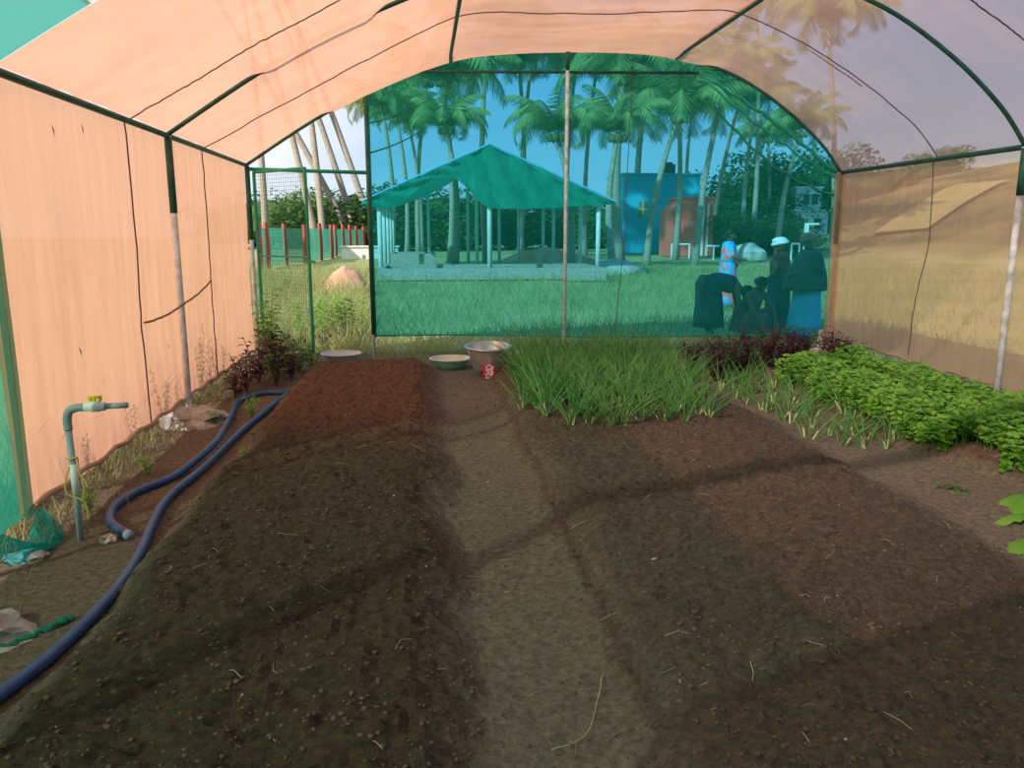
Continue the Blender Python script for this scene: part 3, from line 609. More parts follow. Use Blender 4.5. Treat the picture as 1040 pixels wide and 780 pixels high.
# ------------------------------------------------------------------ onion plants
def onion_mesh(k, n, hgt):
    b = MB(); 
    for i in range(n):
        a = rnd.random() * 6.28; r0 = rnd.random() * .035; lean = rnd.uniform(.08, .75); p = Vector((math.cos(a) * r0, math.sin(a) * r0, 0))
        L_ = hgt * rnd.uniform(.65, 1.15); d = Vector((math.cos(a) * lean, math.sin(a) * lean, 1)).normalized(); bend = rnd.uniform(.1, .9)
        pts = [p]; dd = d.copy()
        for s_ in range(5):
            dd = (dd + Vector((math.cos(a), math.sin(a), -.7 * (s_ / 4))) * bend / 5).normalized(); pts.append(pts[-1] + dd * L_ / 5)
            if pts[-1].z < .01: pts[-1].z = .01
        w_ = rnd.uniform(.003, .0048); b.cur = 0; b.tube(pts, [w_ * .9, w_, w_, w_ * .85, w_ * .6, w_ * .2], 4, False)
        if i % 4 == 0: b.cur = 1; b.tube([p - Vector((0, 0, .01)), p + d * .07], [.007, .005], 5, False)
    return b.mesh('onion_leaves', ['onion', 'onion_base'])
ON = [onion_mesh(k, 17, .43) for k in range(6)]; ONS = [onion_mesh(k, 7, .26) for k in range(4)]
def onion(x, y, sc, small, label, group):
    o = bpy.data.objects.new('onion_plant', rnd.choice(ONS if small else ON)); COL.objects.link(o)
    o.location = (x, y, gz(x, y) - .01); o.rotation_euler = (0, 0, rnd.random() * 6.28); o.scale = (sc, sc, sc); tag(o, label, 'onion plant', group)
cnt = 0
for r_ in range(13):
    y = 5.86 + r_ * .265
    x0 = .98 + (.1 if r_ < 1 else 0) + .02 * max(0, r_ - 4); x1 = 2.3 + .035 * r_
    xx = x0
    while xx < x1:
        if not (r_ > 9 and rnd.random() < .4):
            fr = r_ == 0; onion(xx + rnd.uniform(-.05, .05), y + rnd.uniform(-.07, .07), rnd.uniform(.85, 1.15) * (.9 if r_ < 1 else 1.08), False,
                'tall green onion plant in the front row of the central patch' if fr else 'tall green onion plant inside the dense central patch', 'onions in front row' if fr else 'onions in the central patch')
        xx += .16
for i in range(4): onion(.84 + .04 * i, 6.6 + .35 * i, .9, False, 'green onion plant leaning over the left edge of the central patch', 'onions on the left edge')
# sparse onions at the right bed
for i in range(46):
    t = i / 45; x = 3.30 + .28 * math.sin(i * 2.7) + rnd.uniform(-.1, .1) + .0 * (1 - t); y = 5.3 + 3.4 * t + rnd.uniform(-.1, .1)
    onion(x, y, rnd.uniform(1.0, 1.6), True, 'small straggling onion plant along the edge of the right bed', 'onions on the right bed edge')

# ------------------------------------------------------------------ leafy carpet on the right bed
b = MB(); cr_ = random.Random(3)
def in_carpet(x, y):
    xl = 3.80 if y < 5.0 else (3.58 if y < 6.6 else 3.62)
    xl += .12 * noise.noise(Vector((y * 2.3, 0, 0))); 
    if y < 4.4: xl += (4.4 - y) * .5
    xr = 4.72 + min(.2, .0 * y) + .1 * noise.noise(Vector((y * 2, 5, 0)))
    return xl < x < xr and 3.9 < y < 7.9 + .5 * (x - 4.2)
nn = 0
while nn < 4200:
    x = cr_.uniform(3.4, 5.0); y = cr_.uniform(4.0, 9.2)
    if not in_carpet(x, y): continue
    nn += 1; z0 = gz(x, y); hgt = cr_.uniform(.08, .23) + .09 * noise.noise(Vector((x * 3, y * 3, 0)))
    top = Vector((x + cr_.uniform(-.05, .05), y + cr_.uniform(-.05, .05), z0 + hgt))
    b.add([(x, y, z0), (x + .004, y, z0), tuple(top)], [(0, 1, 2)])
    for k in range(3):
        h_ = top.lerp(Vector((x, y, z0)), .22 * k); a0 = cr_.random() * 6.28
        for q in range(3):
            a = a0 + q * 2.09; b.leaf(h_, (math.cos(a), math.sin(a), cr_.uniform(-.1, .9)), .046, .044, .1, (cr_.uniform(-.6, .6), cr_.uniform(-1.1, .2), 1))
o = b.build('leafy_greens', 'leaf'); tag(o, 'dense low carpet of bright green leafy herbs on the right bed', 'leafy greens', kind='stuff')

# ------------------------------------------------------------------ bushy plants
def bush_mesh(name, n_stem, hgt, spread, leaf_l, leaf_w, per, keys, seed, tilt=.4):
    r = random.Random(seed); b = MB()
    for s_ in range(n_stem):
        a = r.random() * 6.28; l_ = r.uniform(.3, 1) * spread; top = Vector((math.cos(a) * l_, math.sin(a) * l_, hgt * r.uniform(.6, 1)))
        mid = top * .5 + Vector((0, 0, hgt * .08)); b.cur = 1; b.tube([(0, 0, 0), mid, top], [.006, .004, .002], 4, False); b.cur = 0
        for k in range(per):
            f_ = .2 + .8 * k / per; p = (Vector((0, 0, 0)).lerp(mid, f_ * 2) if f_ < .5 else mid.lerp(top, f_ * 2 - 1)); aa = k * 2.4 + r.random()
            b.leaf(p, (math.cos(aa), math.sin(aa), r.uniform(-.1, tilt)), leaf_l * r.uniform(.7, 1.2), leaf_w * r.uniform(.7, 1.2), .25)
    return b.mesh(name, keys)
def plant(name, me, loc, sc, label, cat, group=None, rz=None):
    o = bpy.data.objects.new(name, me); COL.objects.link(o); o.location = loc; o.scale = (sc, sc, sc); o.rotation_euler = (0, 0, rnd.random() * 6.28 if rz is None else rz); return tag(o, label, cat, group)
PUR = [bush_mesh('amaranth_leaves', 7, .34, .14, .075, .04, 11, ['leaf_purple' if s != 3 else 'leaf_dark', 'stem_purple'], s) for s in (1, 2, 3)]
GRN = [bush_mesh('weed_leaves', 6, .30, .14, .07, .04, 9, ['leaf', 'stem'], s) for s in (4, 5)]
# purple row at the far right
rr = random.Random(5)
for i in range(30):
    x = 3.0 + 1.7 * ((i * .618) % 1); y = 7.95 + 1.0 * rr.random()
    plant('purple_amaranth', PUR[i % 3], (x, y, gz(x, y)), rr.uniform(.95, 1.35), 'low purple leaved amaranth plant in the row before the end net at right', 'amaranth', 'purple plants at the far right')
# left wall cluster
for i, (x, y, s) in enumerate([(-1.62, 8.9, 1.9), (-1.75, 8.5, 1.7), (-1.55, 8.35, 1.5), (-1.8, 8.1, 1.4), (-1.45, 8.7, 1.3), (-1.7, 9.2, 1.5), (-1.85, 7.85, 1.1)]):
    plant('purple_amaranth', PUR[i % 3], (x, y, gz(x, y)), s * .95, 'tall purple amaranth plant by the left wall near the gate', 'amaranth', 'purple plants by the left wall')
TALL = bush_mesh('tall_leaves', 5, 1.0, .16, .13, .08, 20, ['leaf', 'stem'], 8)
plant('tall_green_plant', TALL, (-1.72, 9.0, gz(-1.7, 9)), 1.0, 'tall green leafy plant rising above the purple ones', 'plant')
for i, (x, y, s) in enumerate([(-1.45, 9.25, 1.4), (-1.3, 9.3, 1.2), (-1.6, 9.5, 1.6), (-1.55, 7.1, .6), (-1.75, 6.65, .55), (-1.5, 6.9, .5), (-1.85, 5.3, .6), (-1.2, 5.2, .3), (-1.95, 4.6, .6)]):
    plant('broadleaf_weed', GRN[i % 2], (x, y, gz(x, y)), s, ['green broadleaf weed close to the gate hinge', 'green broadleaf weed inside the hose loop area by the footing'][0 if i < 3 else 1], 'weed', 'green weeds along the left wall' if i > 2 else 'green weeds by the gate')
DRY = [bush_mesh('dry_weed_leaves', 5, .75, .16, .05, .02, 26, ['grass_dry', 'stem'], s) for s in (21, 22)]
for i, (y, s_) in enumerate([(4.75, .8), (5.6, .8), (6.25, .95), (6.7, .7), (7.35, 1.1), (7.6, 1.25), (7.9, 1.1), (8.2, .9)]):
    plant('dry_weed', DRY[i % 2], (XL - .28, y, -.02), s_, 'brown seeding weed showing as a silhouette through the left wall cloth', 'weed', 'weeds behind the left wall cloth')
# big leaves at the right picture edge
def gourd(x, y, rz, label, n=3):
    b = MB()
    for i in range(n):
        a = PI + rz + (i - 1) * .55; d = Vector((math.cos(a), math.sin(a), .12)); vs_ = [(0, 0, .05)]; base = Vector((.0, .0, .05)) + d * .06 * i
        side = Vector((-math.sin(a), math.cos(a), 0)); L_ = .19; ring = []
        for k in range(9):
            t = k / 8; w_ = .05 * math.sin(PI * t) ** .7 * (1 + .25 * math.cos(t * 18))
            c_ = base + d * L_ * t - Vector((0, 0, .10 * t * t)); ring.append((c_ + side * w_ - Vector((0, 0, w_ * .3)), c_ + Vector((0, 0, .012)), c_ - side * w_ - Vector((0, 0, w_ * .3))))
        vs_ = [tuple(q) for r3 in ring for q in r3]; b.cur = 0; b.add(vs_, [(3 * k + m_, 3 * k + m_ + 1, 3 * k + m_ + 4, 3 * k + m_ + 3) for k in range(8) for m_ in range(2)])
        b.cur = 1; b.tube([(.02, 0, 0), tuple(base)], .005, 5)
    o = b.build('vegetable_plant', ['leaf', 'stem'], smooth=True); o.location = (x, y, gz(x, y)); tag(o, label, 'plant')
gourd(3.60, 4.10, 0, 'broad leaved vegetable plant entering the right edge, upper one'); gourd(3.16, 3.48, .1, 'broad leaved vegetable plant at the right edge, lowest one'); gourd(3.36, 3.76, -.3, 'broad leaved vegetable plant at the right edge, between the other two', 2)
b = MB()
for i in range(14): b.leaf((rnd.uniform(-.05, .05), rnd.uniform(-.03, .03), .01), (math.cos(i), math.sin(i), .2), .07, .04, .5)
o = b.build('wilted_leaves', 'leaf_dark'); o.location = (*on(968, 497)[:2], on(968, 497).z); tag(o, 'small dark wilted leafy clump lying on the right path', 'plant')

# ------------------------------------------------------------------ grasses and litter
def grass_stuff(name, n, fn, h0, h1, w0, mkey, label, seed, bend=.5, seg=3):
    r = random.Random(seed); b = MB(); k = 0; tries = 0
    while k < n and tries < n * 20:
        tries += 1; q = fn(r)
        if q is None: continue
        x, y, z, s_ = q; k += 1; b.blade((x, y, z), (r.uniform(-.5, .5), r.uniform(-.5, .5), 1), r.uniform(h0, h1) * s_, w0 * s_ ** .5, bend * r.random() * 1.6, seg)
    o = b.build(name, mkey); tag(o, label, 'grass', kind='stuff'); return o
def f_left(r):
    y = r.uniform(3.0, 9.8); x = XL - .3 + abs(r.gauss(0, .22)); 
    if x > -1.5 or noise.noise(Vector((x * 2, y * 2, 0))) < -.15: return None
    return x, y, gz(x, y) - .01, 1
grass_stuff('dry_grass', 3600, f_left, .06, .24, .006, 'grass_dry', 'dry and green grass along the foot of the left wall', 1)
def f_out_left(r):
    y = r.uniform(4.2, 10.5); x = XL - .22 - abs(r.gauss(0, .25))
    if noise.noise(Vector((y * 1.8, 0, 4))) < -.1: return None
    return x, y, -.03, 1
grass_stuff('outside_weeds', 1300, f_out_left, .2, .75, .009, 'grass_dry', 'tall weeds standing behind the left wall cloth', 2, .3, 4)
def f_end(r):
    x = r.uniform(-.6, 5.3); y = r.uniform(9.75, 11.3)
    return x, y + SK(x), gz(x, y) * (1 if y < 10.5 else 0) - .03, 1
grass_stuff('green_grass', 5200, f_end, .06, .22, .007, 'grass', 'short green grass growing under the hem of the end net', 3)
def f_right(r):
    y = r.uniform(4.5, 10.4); x = 4.95 + abs(r.gauss(0, .35))
    return (x, y, gz(x, y) * (x < 5.7) - .03, 1) if x < 6.6 else None
grass_stuff('green_grass', 4600, f_right, .05, .17, .006, 'grass', 'short grass strip beneath the right wall cloth', 4)
def f_field(r):
    d = 10.4 + 24 * r.random() ** 1.6; a = r.uniform(-.27, .66); x = d * a; 
    return x, d, -.06, 1 + (d - 10) * .05
grass_stuff('field_grass', 26000, f_field, .10, .30, .016, 'grass', 'sunlit rough grass covering the field beyond the end net', 5)
def f_gate(r):
    d = 11 + 16 * r.random() ** 1.2; a = r.uniform(-.28, -.07); x = d * a
    return x, d, -.05, 1 + (d - 10) * .05
grass_stuff('tall_grass', 9000, f_gate, .25, .6, .014, 'grass', 'tall pale green weeds growing outside the gate', 6, .5, 4)
def f_rfield(r):
    d = r.uniform(7, 30); x = 5.4 + r.random() * d * .9
    return x, d, -.05, 1 + (d - 7) * .04
grass_stuff('pasture_grass', 9000, f_rfield, .08, .25, .02, 'grass', 'yellowish pasture grass beyond the right wall cloth', 7)
# soil clods and litter
r = random.Random(11); b = MB(); 
ico = [(0, 0, 1), (.89, 0, .45), (.28, .85, .45), (-.72, .53, .45), (-.72, -.53, .45), (.28, -.85, .45), (.72, .53, -.45), (-.28, .85, -.45), (-.89, 0, -.45), (-.28, -.85, -.45), (.72, -.53, -.45), (0, 0, -1)]
icf = [(0, 1, 2), (0, 2, 3), (0, 3, 4), (0, 4, 5), (0, 5, 1), (1, 6, 2), (2, 7, 3), (3, 8, 4), (4, 9, 5), (5, 10, 1), (6, 7, 2), (7, 8, 3), (8, 9, 4), (9, 10, 5), (10, 6, 1), (11, 7, 6), (11, 8, 7), (11, 9, 8), (11, 10, 9), (11, 6, 10)]
def clods(n, smin, smax, seed, edge=False):
    r = random.Random(seed); b = MB(); k = 0
    while k < n:
        y = 1.7 + 7.8 * r.random() ** 1.5; x = r.uniform(-1.5, 4.2)
        a, b1, c = bed_fac(x, y); w_ = max(a, b1, c)
        slope = w_ * (1 - w_) * 4
        if r.random() > .12 + .55 * w_ + .6 * slope: continue
        s_ = smin + (smax - smin) * r.random() ** 3.2; z = gz(x, y); k += 1
        ex = [s_ * r.uniform(.7, 1.2) for _ in range(3)]
        b.add([(x + p[0] * ex[0] * r.uniform(.8, 1.15), y + p[1] * ex[1] * r.uniform(.8, 1.15), z + p[2] * ex[2] * .7 + s_ * .2) for p in ico], icf)
    return b
tag(clods(24000, .002, .012, 12).build('soil_clods', 'clod'), 'loose crumbs and clods of soil strewn over the beds', 'soil clods', kind='stuff')
tag(clods(260, .002, .006, 13).build('pebbles', 'pebble'), 'tiny pale pebbles scattered over the soil', 'pebbles', kind='stuff')
b = MB(); r = random.Random(14)
for i in range(260):
    y = 2 + 7.4 * r.random() ** 1.3; x = r.uniform(-2.0, 4.0); a = r.random() * 6.28; L_ = r.uniform(.02, .11); z = gz(x, y) + .006
    x2, y2 = x + math.cos(a) * L_, y + math.sin(a) * L_; xm, ym = (x + x2) / 2 + r.uniform(-.01, .01), (y + y2) / 2 + r.uniform(-.01, .01)
    b.tube([(x, y, z), (xm, ym, gz(xm, ym) + .010), (x2, y2, gz(x2, y2) + .006)], .001, 3, False)
tag(b.build('straw_bits', 'straw'), 'thin bits of dry straw littering the soil', 'straw', kind='stuff')
cord([on(612, 690, .01), on(606, 720, .012), on(598, 748, .012), on(580, 762, .012), on(560, 767, .012)], .0014, 'straw', None, 'dry_root', 8, .002)
tag(COL.objects[-1], 'long thin pale root lying at the front of the middle path', 'root')
for i, (qx, qy) in enumerate([(660, 597), (493, 492), (556, 577)]):
    p = on(qx, qy, .008); b = MB(); b.leaf(p, (1, .3, .1), .035, .022, .0); tag(b.build('fallen_leaf', 'straw' if i < 2 else 'clod'), ['small tan fallen leaf on the middle bed', 'small tan fallen leaf on the trodden path', 'small dark crumb of leaf on the trodden path'][i], 'leaf')

# ------------------------------------------------------------------ boundary fence with red posts
fence = empty('boundary_fence', (0, 0, 0), 0, 'fence of red painted stone posts with green netting on the left', 'fence')
fp = [(262, 35), (270, 36), (288.5, 41), (309, 42), (324.6, 47), (336, 50), (340, 55), (348, 58), (355, 60), (361.5, 62), (369, 64)]
tops = []
for (qx, d) in fp:
    p = AT(qx, 235, d); b = MB(); sx = .26; hh = 2.0
    b.tube([(p.x, d, -.1), (p.x + .03, d, hh * .5), (p.x, d, hh + rnd.uniform(-.1, .1))], [sx * .52, sx * .48, sx * .4], 4); b.build('fence_post', 'red_post', fence); tops.append((p.x, d))
b = MB()
for (a, c_) in zip(tops, tops[1:]): b.add([(a[0], a[1] + .2, 0), (c_[0], c_[1] + .2, 0), (c_[0], c_[1] + .2, 1.75), (a[0], a[1] + .2, 1.75)], [(0, 1, 2, 3)])
b.build('netting', 'fence_net', fence)
fence2 = empty('boundary_fence', (0, 0, 0), 0, 'row of red stone fence posts seen through the right wall cloth', 'fence')
pr_ = None
wires = MB()
for (qx, d) in [(935, 62), (974, 56), (996, 54), (1023, 52), (1052, 49)]:
    p = AT(qx, 235, d); b = MB(); b.tube([(p.x, d, -.1), (p.x, d, 1.85)], [.2, .16], 4); b.build('fence_post', 'red_post', fence2)
    if pr_:
        for zz in (.5, 1.0, 1.5): wires.tube([(pr_[0], pr_[1], zz), (p.x, d, zz)], .008, 3)
    pr_ = (p.x, d)
wires.build('fence_wire', 'galv', fence2)

# ------------------------------------------------------------------ palms
def frond_mesh(L_, droop, keys, seed):
    r = random.Random(seed); b = MB(); pts = []; ang = .75; p = Vector((0, 0, 0)); n = 12
    for i in range(n + 1):
        pts.append(p.copy()); p = p + Vector((math.cos(ang), 0, math.sin(ang))) * L_ / n; ang -= droop / n * (1.4 if i > 3 else .7)
    b.tube(pts, [.05 * (1 - .85 * i / n) for i in range(n + 1)], 3, False)
    for i in range(1, n * 4):
        t = i / (n * 4); k = t * n; i0 = int(k); q = pts[i0].lerp(pts[min(i0 + 1, n)], k - i0); tg = (pts[min(i0 + 1, n)] - pts[i0]).normalized()
        ll = L_ * .26 * math.sin(PI * (t * .82 + .12)) + .1
        for s_ in (-1, 1):
            d = (Vector((0, s_, 0)) * .8 + tg * .55 + Vector((0, 0, -.45 - .3 * r.random()))).normalized(); tip = q + d * ll * r.uniform(.85, 1.1) - Vector((0, 0, ll * .15))
            w_ = tg * .030 * (L_ / 3.5); b.add([q - w_, q + w_, q.lerp(tip, .6) + w_ * .8, tip, q.lerp(tip, .6) - w_ * .8], [(0, 1, 2, 3, 4)])
    return b.mesh('frond', keys)
FR = [frond_mesh(3.9, 1.15, 'frond', 1), frond_mesh(4.1, 2.0, 'frond', 2), frond_mesh(3.9, 2.7, 'frond', 3)]; FRD = frond_mesh(3.3, 3.4, 'frond_dry', 4)
def palm(ctop, cbase, d, label, sc=1.0, nf=20, tr=.19, group=None, bark='bark', bow=.3, dtop=None):
    a = AT(*ctop, dtop or d); b_ = AT(*cbase, d); b_.z = -.1; dirn = (a - b_)
    if a.z < 1: a.z = 1
    t = empty('coconut_palm', tuple(b_), 0, label, 'palm tree', group)
    pts = []; 
    for i in range(11):
        u = i / 10; q = dirn * u; q += Vector((math.copysign(1, dirn.x) * -bow * math.sin(PI * u), 0, 0)); pts.append(q)
    b = MB(); b.tube(pts, [tr * (1.35 - .65 * u / 10) if u else tr * 1.7 for u in range(11)], 9); b.build('trunk', bark, t, True)
    r = random.Random(int(ctop[0] * 13 + ctop[1]))
    for i in range(nf):
        f_ = i / nf; me = FR[0] if f_ < .4 else (FR[1] if f_ < .8 else (FR[2] if i % 2 else FRD))
        o = part('frond', me, t, tuple(dirn + Vector((0, 0, .1))), (0, r.uniform(-.25, .15) - (.35 if f_ < .25 else 0), i * 2.4 + r.uniform(-.2, .2)), (sc, sc, sc))
    b = MB()
    for i in range(7): b.blob(dirn + Vector((math.cos(i * .9) * .3, math.sin(i * .9) * .3, -.25)), (.14, .14, .17), i, .1, 6, 5)
    b.build('coconuts', 'frond_dry', t)
PG = [  # crown px, base px, distance, scale, label
 ((449, 80), (457, 250), 44, 1.15, 'palm with dense dark crown just left of the shed apex'),
 ((453, 128), (462, 250), 40, .62, 'short palm with small crown behind the shed roof left slope'),
 ((497, 22), (494, 250), 42, 1.0, 'straight slender palm rising right above the shed apex'),
 ((527, 62), (527, 250), 46, .85, 'palm with straw coloured crown right of the shed apex, thinner trunk'),
 ((541, 55), (530, 250), 50, 1.0, 'palm crossing behind the straw crowned palm'),
 ((565, 134), (580, 250), 34, .66, 'short bushy palm whose crown is behind the centre pole'),
 ((586, 58), (577, 250), 48, .95, 'tall palm just right of the centre pole'),
 ((607, 62), (594, 250), 52, .95, 'tall palm leaning left, second right of the centre pole'),
 ((634, 78), (629, 250), 40, 1.0, 'thick dark trunked palm left of the blue house'),
 ((628, 134), (624, 250), 33, .6, 'short palm with feathery crown above the left end of the blue house'),
 ((690, 116), (657, 246), 38, .95, 'large crowned leaning palm over the blue house'),
 ((686, 66), (686, 250), 46, 1.05, 'tall dark palm rising behind the blue house'),
 ((741, 75), (707, 246), 38, .75, 'long leaning palm right of the blue house'),
 ((752, 100), (722, 250), 54, .8, 'thin leaning palm behind the red shed front'),
 ((768, 104), (756, 246), 52, .9, 'upright palm before the dark trees on the right'),
 ((814, 132), (790, 246), 44, .7, 'leaning palm at the right end above the people'),
 ((780, 140), (776, 246), 60, .8, 'bushy palm among the dark trees on the right'),
 ((840, 20), (846, 246), 46, 1.0, 'palm whose full crown shows through the roof cloth'),
 ((768, 5), (764, 246), 50, .95, 'palm whose crown shows at the roof cloth upper middle'),
 ((388, 108), (398, 250), 50, .8, 'leftmost slim palm behind the end net'),
 ((403, 118), (413, 250), 56, .8, 'second slim palm from the left edge of the end net'),
 ((415, 125), (428, 250), 60, .8, 'third slim palm, leaning right, at left of the end net'),
 ((434, 82), (425, 250), 52, 1.0, 'slim palm leaning left, fourth from the end net left edge'),
 ((655, 96), (648, 250), 60, .9, 'distant palm between the thick palm and the leaning palm'),
 ((705, 95), (697, 250), 62, .8, 'distant palm behind the large crowned leaning palm')]
for c_, bs, d, s_, lb in PG: palm(c_, bs, d, lb, s_ * 1.08, tr=.135 if 'thick' not in lb else .24)
GT = [((238, -60), (323, 246), 66, 'leaning palm seen through the gate mesh, painted red low down'),
 ((285, -60), (329, 244), 66, 'palm trunk leaning slightly left just right of the gate'),
 ((195, -40), (364, 240), 68, 'palm trunk leaning strongly left across the doorway gap'),
 ((250, -70), (367, 240), 70, 'dark palm trunk leaning left in the doorway gap'),
 ((265, -60), (385, 240), 70, 'rightmost leaning palm trunk in the doorway gap'),
 ((238, -60), (270, 244), 66, 'palm trunk beside the gate hinge post')]
for c_, bs, d, lb in GT: palm(c_, bs, d, lb, 1.2, tr=.22, bow=.4)

# ------------------------------------------------------------------ broadleaf trees
def tree_mesh(seed, n, keys, lsz=.35):
    r = random.Random(seed); b = MB(); cl = [(Vector((r.uniform(-1, 1), r.uniform(-.8, .8), r.uniform(.35, 1.05))), r.uniform(.35, .6)) for _ in range(11)]
    for i in range(n):
        c_, rad = r.choice(cl); a = r.random() * 6.28; u = r.uniform(-1, 1); s_ = math.sqrt(1 - u * u); q = Vector((s_ * math.cos(a), s_ * math.sin(a), u))
        p = c_ + q * rad * (.75 + .3 * r.random()); d = Vector((r.uniform(-1, 1), r.uniform(-1, 1), r.uniform(-.6, .6)))
        b.leaf(p, d, lsz * .28, lsz * .2, .2, (r.uniform(-.4, .4), r.uniform(-.4, .4), 1))
    return b.mesh('crown', keys)
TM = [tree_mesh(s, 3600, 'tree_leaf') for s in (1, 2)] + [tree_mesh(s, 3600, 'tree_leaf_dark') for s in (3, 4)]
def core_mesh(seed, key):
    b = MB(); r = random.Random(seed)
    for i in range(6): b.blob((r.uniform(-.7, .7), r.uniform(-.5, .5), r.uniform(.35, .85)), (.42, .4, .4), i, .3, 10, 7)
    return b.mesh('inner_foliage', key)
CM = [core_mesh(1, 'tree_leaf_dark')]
def tree(qx, d, wd, hgt, dark, label, group=None):
    p = AT(qx, 235, d); t = empty('broadleaf_tree', (p.x, d, -.1 + hill_z(p.x, d)), 0, label, 'tree', group)
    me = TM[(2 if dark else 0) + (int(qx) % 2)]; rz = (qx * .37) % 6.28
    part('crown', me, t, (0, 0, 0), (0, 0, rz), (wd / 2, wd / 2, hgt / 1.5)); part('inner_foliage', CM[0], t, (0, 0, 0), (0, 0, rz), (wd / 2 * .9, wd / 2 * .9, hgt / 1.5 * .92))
    b = MB(); b.tube([(0, 0, 0), (.1, 0, hgt * .3), (0, 0, hgt * .6)], [.25, .2, .12], 8); b.build('trunk', 'bark', t, True)
for i, (qx, d, wd, hg, dk, lb) in enumerate([
 (285, 80, 10, 6.0, False, 'round green tree behind the gate mesh'), (318, 84, 10, 5.6, False, 'green bushy tree between gate and leaning trunks'), (350, 82, 9, 5.2, False, 'light green tree behind the leaning trunks'), (372, 84, 10, 6.4, False, 'green tree at the doorway right edge'),
 (255, 80, 10, 5.6, False, 'green tree hidden partly by the left wall end'),
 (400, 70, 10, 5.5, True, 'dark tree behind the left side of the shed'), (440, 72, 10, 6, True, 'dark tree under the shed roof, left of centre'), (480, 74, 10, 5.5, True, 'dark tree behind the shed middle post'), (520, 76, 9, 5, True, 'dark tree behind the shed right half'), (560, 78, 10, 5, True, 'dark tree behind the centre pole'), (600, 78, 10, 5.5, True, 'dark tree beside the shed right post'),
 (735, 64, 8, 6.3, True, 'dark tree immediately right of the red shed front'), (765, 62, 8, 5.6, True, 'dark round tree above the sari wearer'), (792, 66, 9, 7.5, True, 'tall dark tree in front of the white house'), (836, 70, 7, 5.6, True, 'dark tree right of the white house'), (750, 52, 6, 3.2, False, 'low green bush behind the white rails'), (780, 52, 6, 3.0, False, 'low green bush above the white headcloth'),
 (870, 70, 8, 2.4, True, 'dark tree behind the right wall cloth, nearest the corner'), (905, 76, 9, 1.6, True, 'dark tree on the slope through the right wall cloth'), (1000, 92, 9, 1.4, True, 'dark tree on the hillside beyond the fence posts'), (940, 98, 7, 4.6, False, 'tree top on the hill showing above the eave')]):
    tree(qx, d, wd, hg, dk, lb)

# ------------------------------------------------------------------ outdoor shed with tanks
shed = empty('open_shed', (0, 0, 0), 0, 'open sided shed roofed with sagging green cloth beyond the end net', 'shed')
A = AT(385, 207, 28); Bc = AT(497, 185, 28); D_ = AT(608, 219, 28)
xa, xb, xd = A.x, Bc.x, D_.x; YS0, YS1 = 28.0, 41.0; ez, az = 2.75, 4.5
def spost(x, y, z): b = MB(); b.tube([(x, y, -.1), (x, y, z)], .085 if y < 29 else .08, 8); b.build('post', 'concrete_pale', shed, True)
for x, z in ((xa, ez), (xb, az), (xd, ez)): spost(x, YS0, z)
for k in range(1, 5):
    y = YS0 + (YS1 - YS0) * k / 4
    for x, z in ((xa, ez), (xd, ez)): spost(x, y, z)
    if k in (2, 4): spost(xb, y, az)
for x in (xa + 1.8, xb + 1.6, xb + 2.6): spost(x, YS1, ez + .6)
b = MB(); ov_ = .55
for (x0, z0, x1, z1) in ((xa - ov_, ez - .15, xb, az), (xb, az, xd + ov_, ez - .15)):
    vs_ = []; nx, ny = 16, 16
    for j in range(ny + 1):
        for i in range(nx + 1):
            u = i / nx; v_ = j / ny; s_ = math.sin(PI * u) * (.16 + .12 * abs(math.sin(v_ * PI * 4)))
            vs_.append((x0 + (x1 - x0) * u, YS0 - .3 + (YS1 - YS0 + .6) * v_, z0 + (z1 - z0) * u - s_))
    b.add(vs_, [(j * (nx + 1) + i, j * (nx + 1) + i + 1, (j + 1) * (nx + 1) + i + 1, (j + 1) * (nx + 1) + i) for j in range(ny) for i in range(nx)])
b.build('roof_cloth', 'shed_net', shed, True)
b = MB(); vs_ = []; nx = 48; nz_ = 8      # hanging gable cloth, scalloped bottom edge
for j in range(nz_ + 1):
    for i in range(nx + 1):
        u = i / nx; x = xa - ov_ + (xd - xa + 2 * ov_) * u; top = (ez - .15 + (az - ez + .15) * (1 - abs(x - xb) / ((xb - xa + ov_) if x < xb else (xd - xb + ov_)))) - .02
        bot = min(top - .05, 2.45 + .35 * math.sin(u * 7 + .5) * (1 if u < .5 else .25) - (.45 if u < .12 else 0) * (.12 - u) * 8)
        if x < xb: bot = min(top - .05, ez - .35 + 1.0 * sstep(.1, .3, u) * (1 - sstep(.34, .5, u)))
        vs_.append((x, YS0 - .28 + .09 * math.sin(u * 60 + j * .8), bot + (top - bot) * j / nz_))
b.add(vs_, [(j * (nx + 1) + i, j * (nx + 1) + i + 1, (j + 1) * (nx + 1) + i + 1, (j + 1) * (nx + 1) + i) for j in range(nz_) for i in range(nx)])
b.build('gable_cloth', 'shed_net', shed, True)
for (p, q) in (((xa - ov_, YS0 - .3, ez - .13), (xb, YS0 - .3, az + .02)), ((xb, YS0 - .3, az + .02), (xd + ov_, YS0 - .3, ez - .13))):
    b = MB(); b.tube([p, q], .035, 6); b.build('rafter', 'cloth_blue', shed)
def tank(name, x0, x1, y0, y1, h, th, label):
    t = empty(name, ((x0 + x1) / 2, (y0 + y1) / 2, 0), 0, label, 'tank'); w_ = (x1 - x0) / 2; l_ = (y1 - y0) / 2; b = MB()
    b.box((0, -l_, h / 2), (2 * w_, th, h)); b.box((0, l_, h / 2), (2 * w_, th, h)); b.box((-w_ + th / 2, 0, h / 2), (th, 2 * l_ - th, h)); b.box((w_ - th / 2, 0, h / 2), (th, 2 * l_ - th, h)); b.build('tank_wall', 'concrete', t)
    b = MB(); b.box((0, 0, h * .3), (2 * w_ - 2 * th, 2 * l_ - th, .1)); b.build('tank_bed', 'leaf_dark', t)
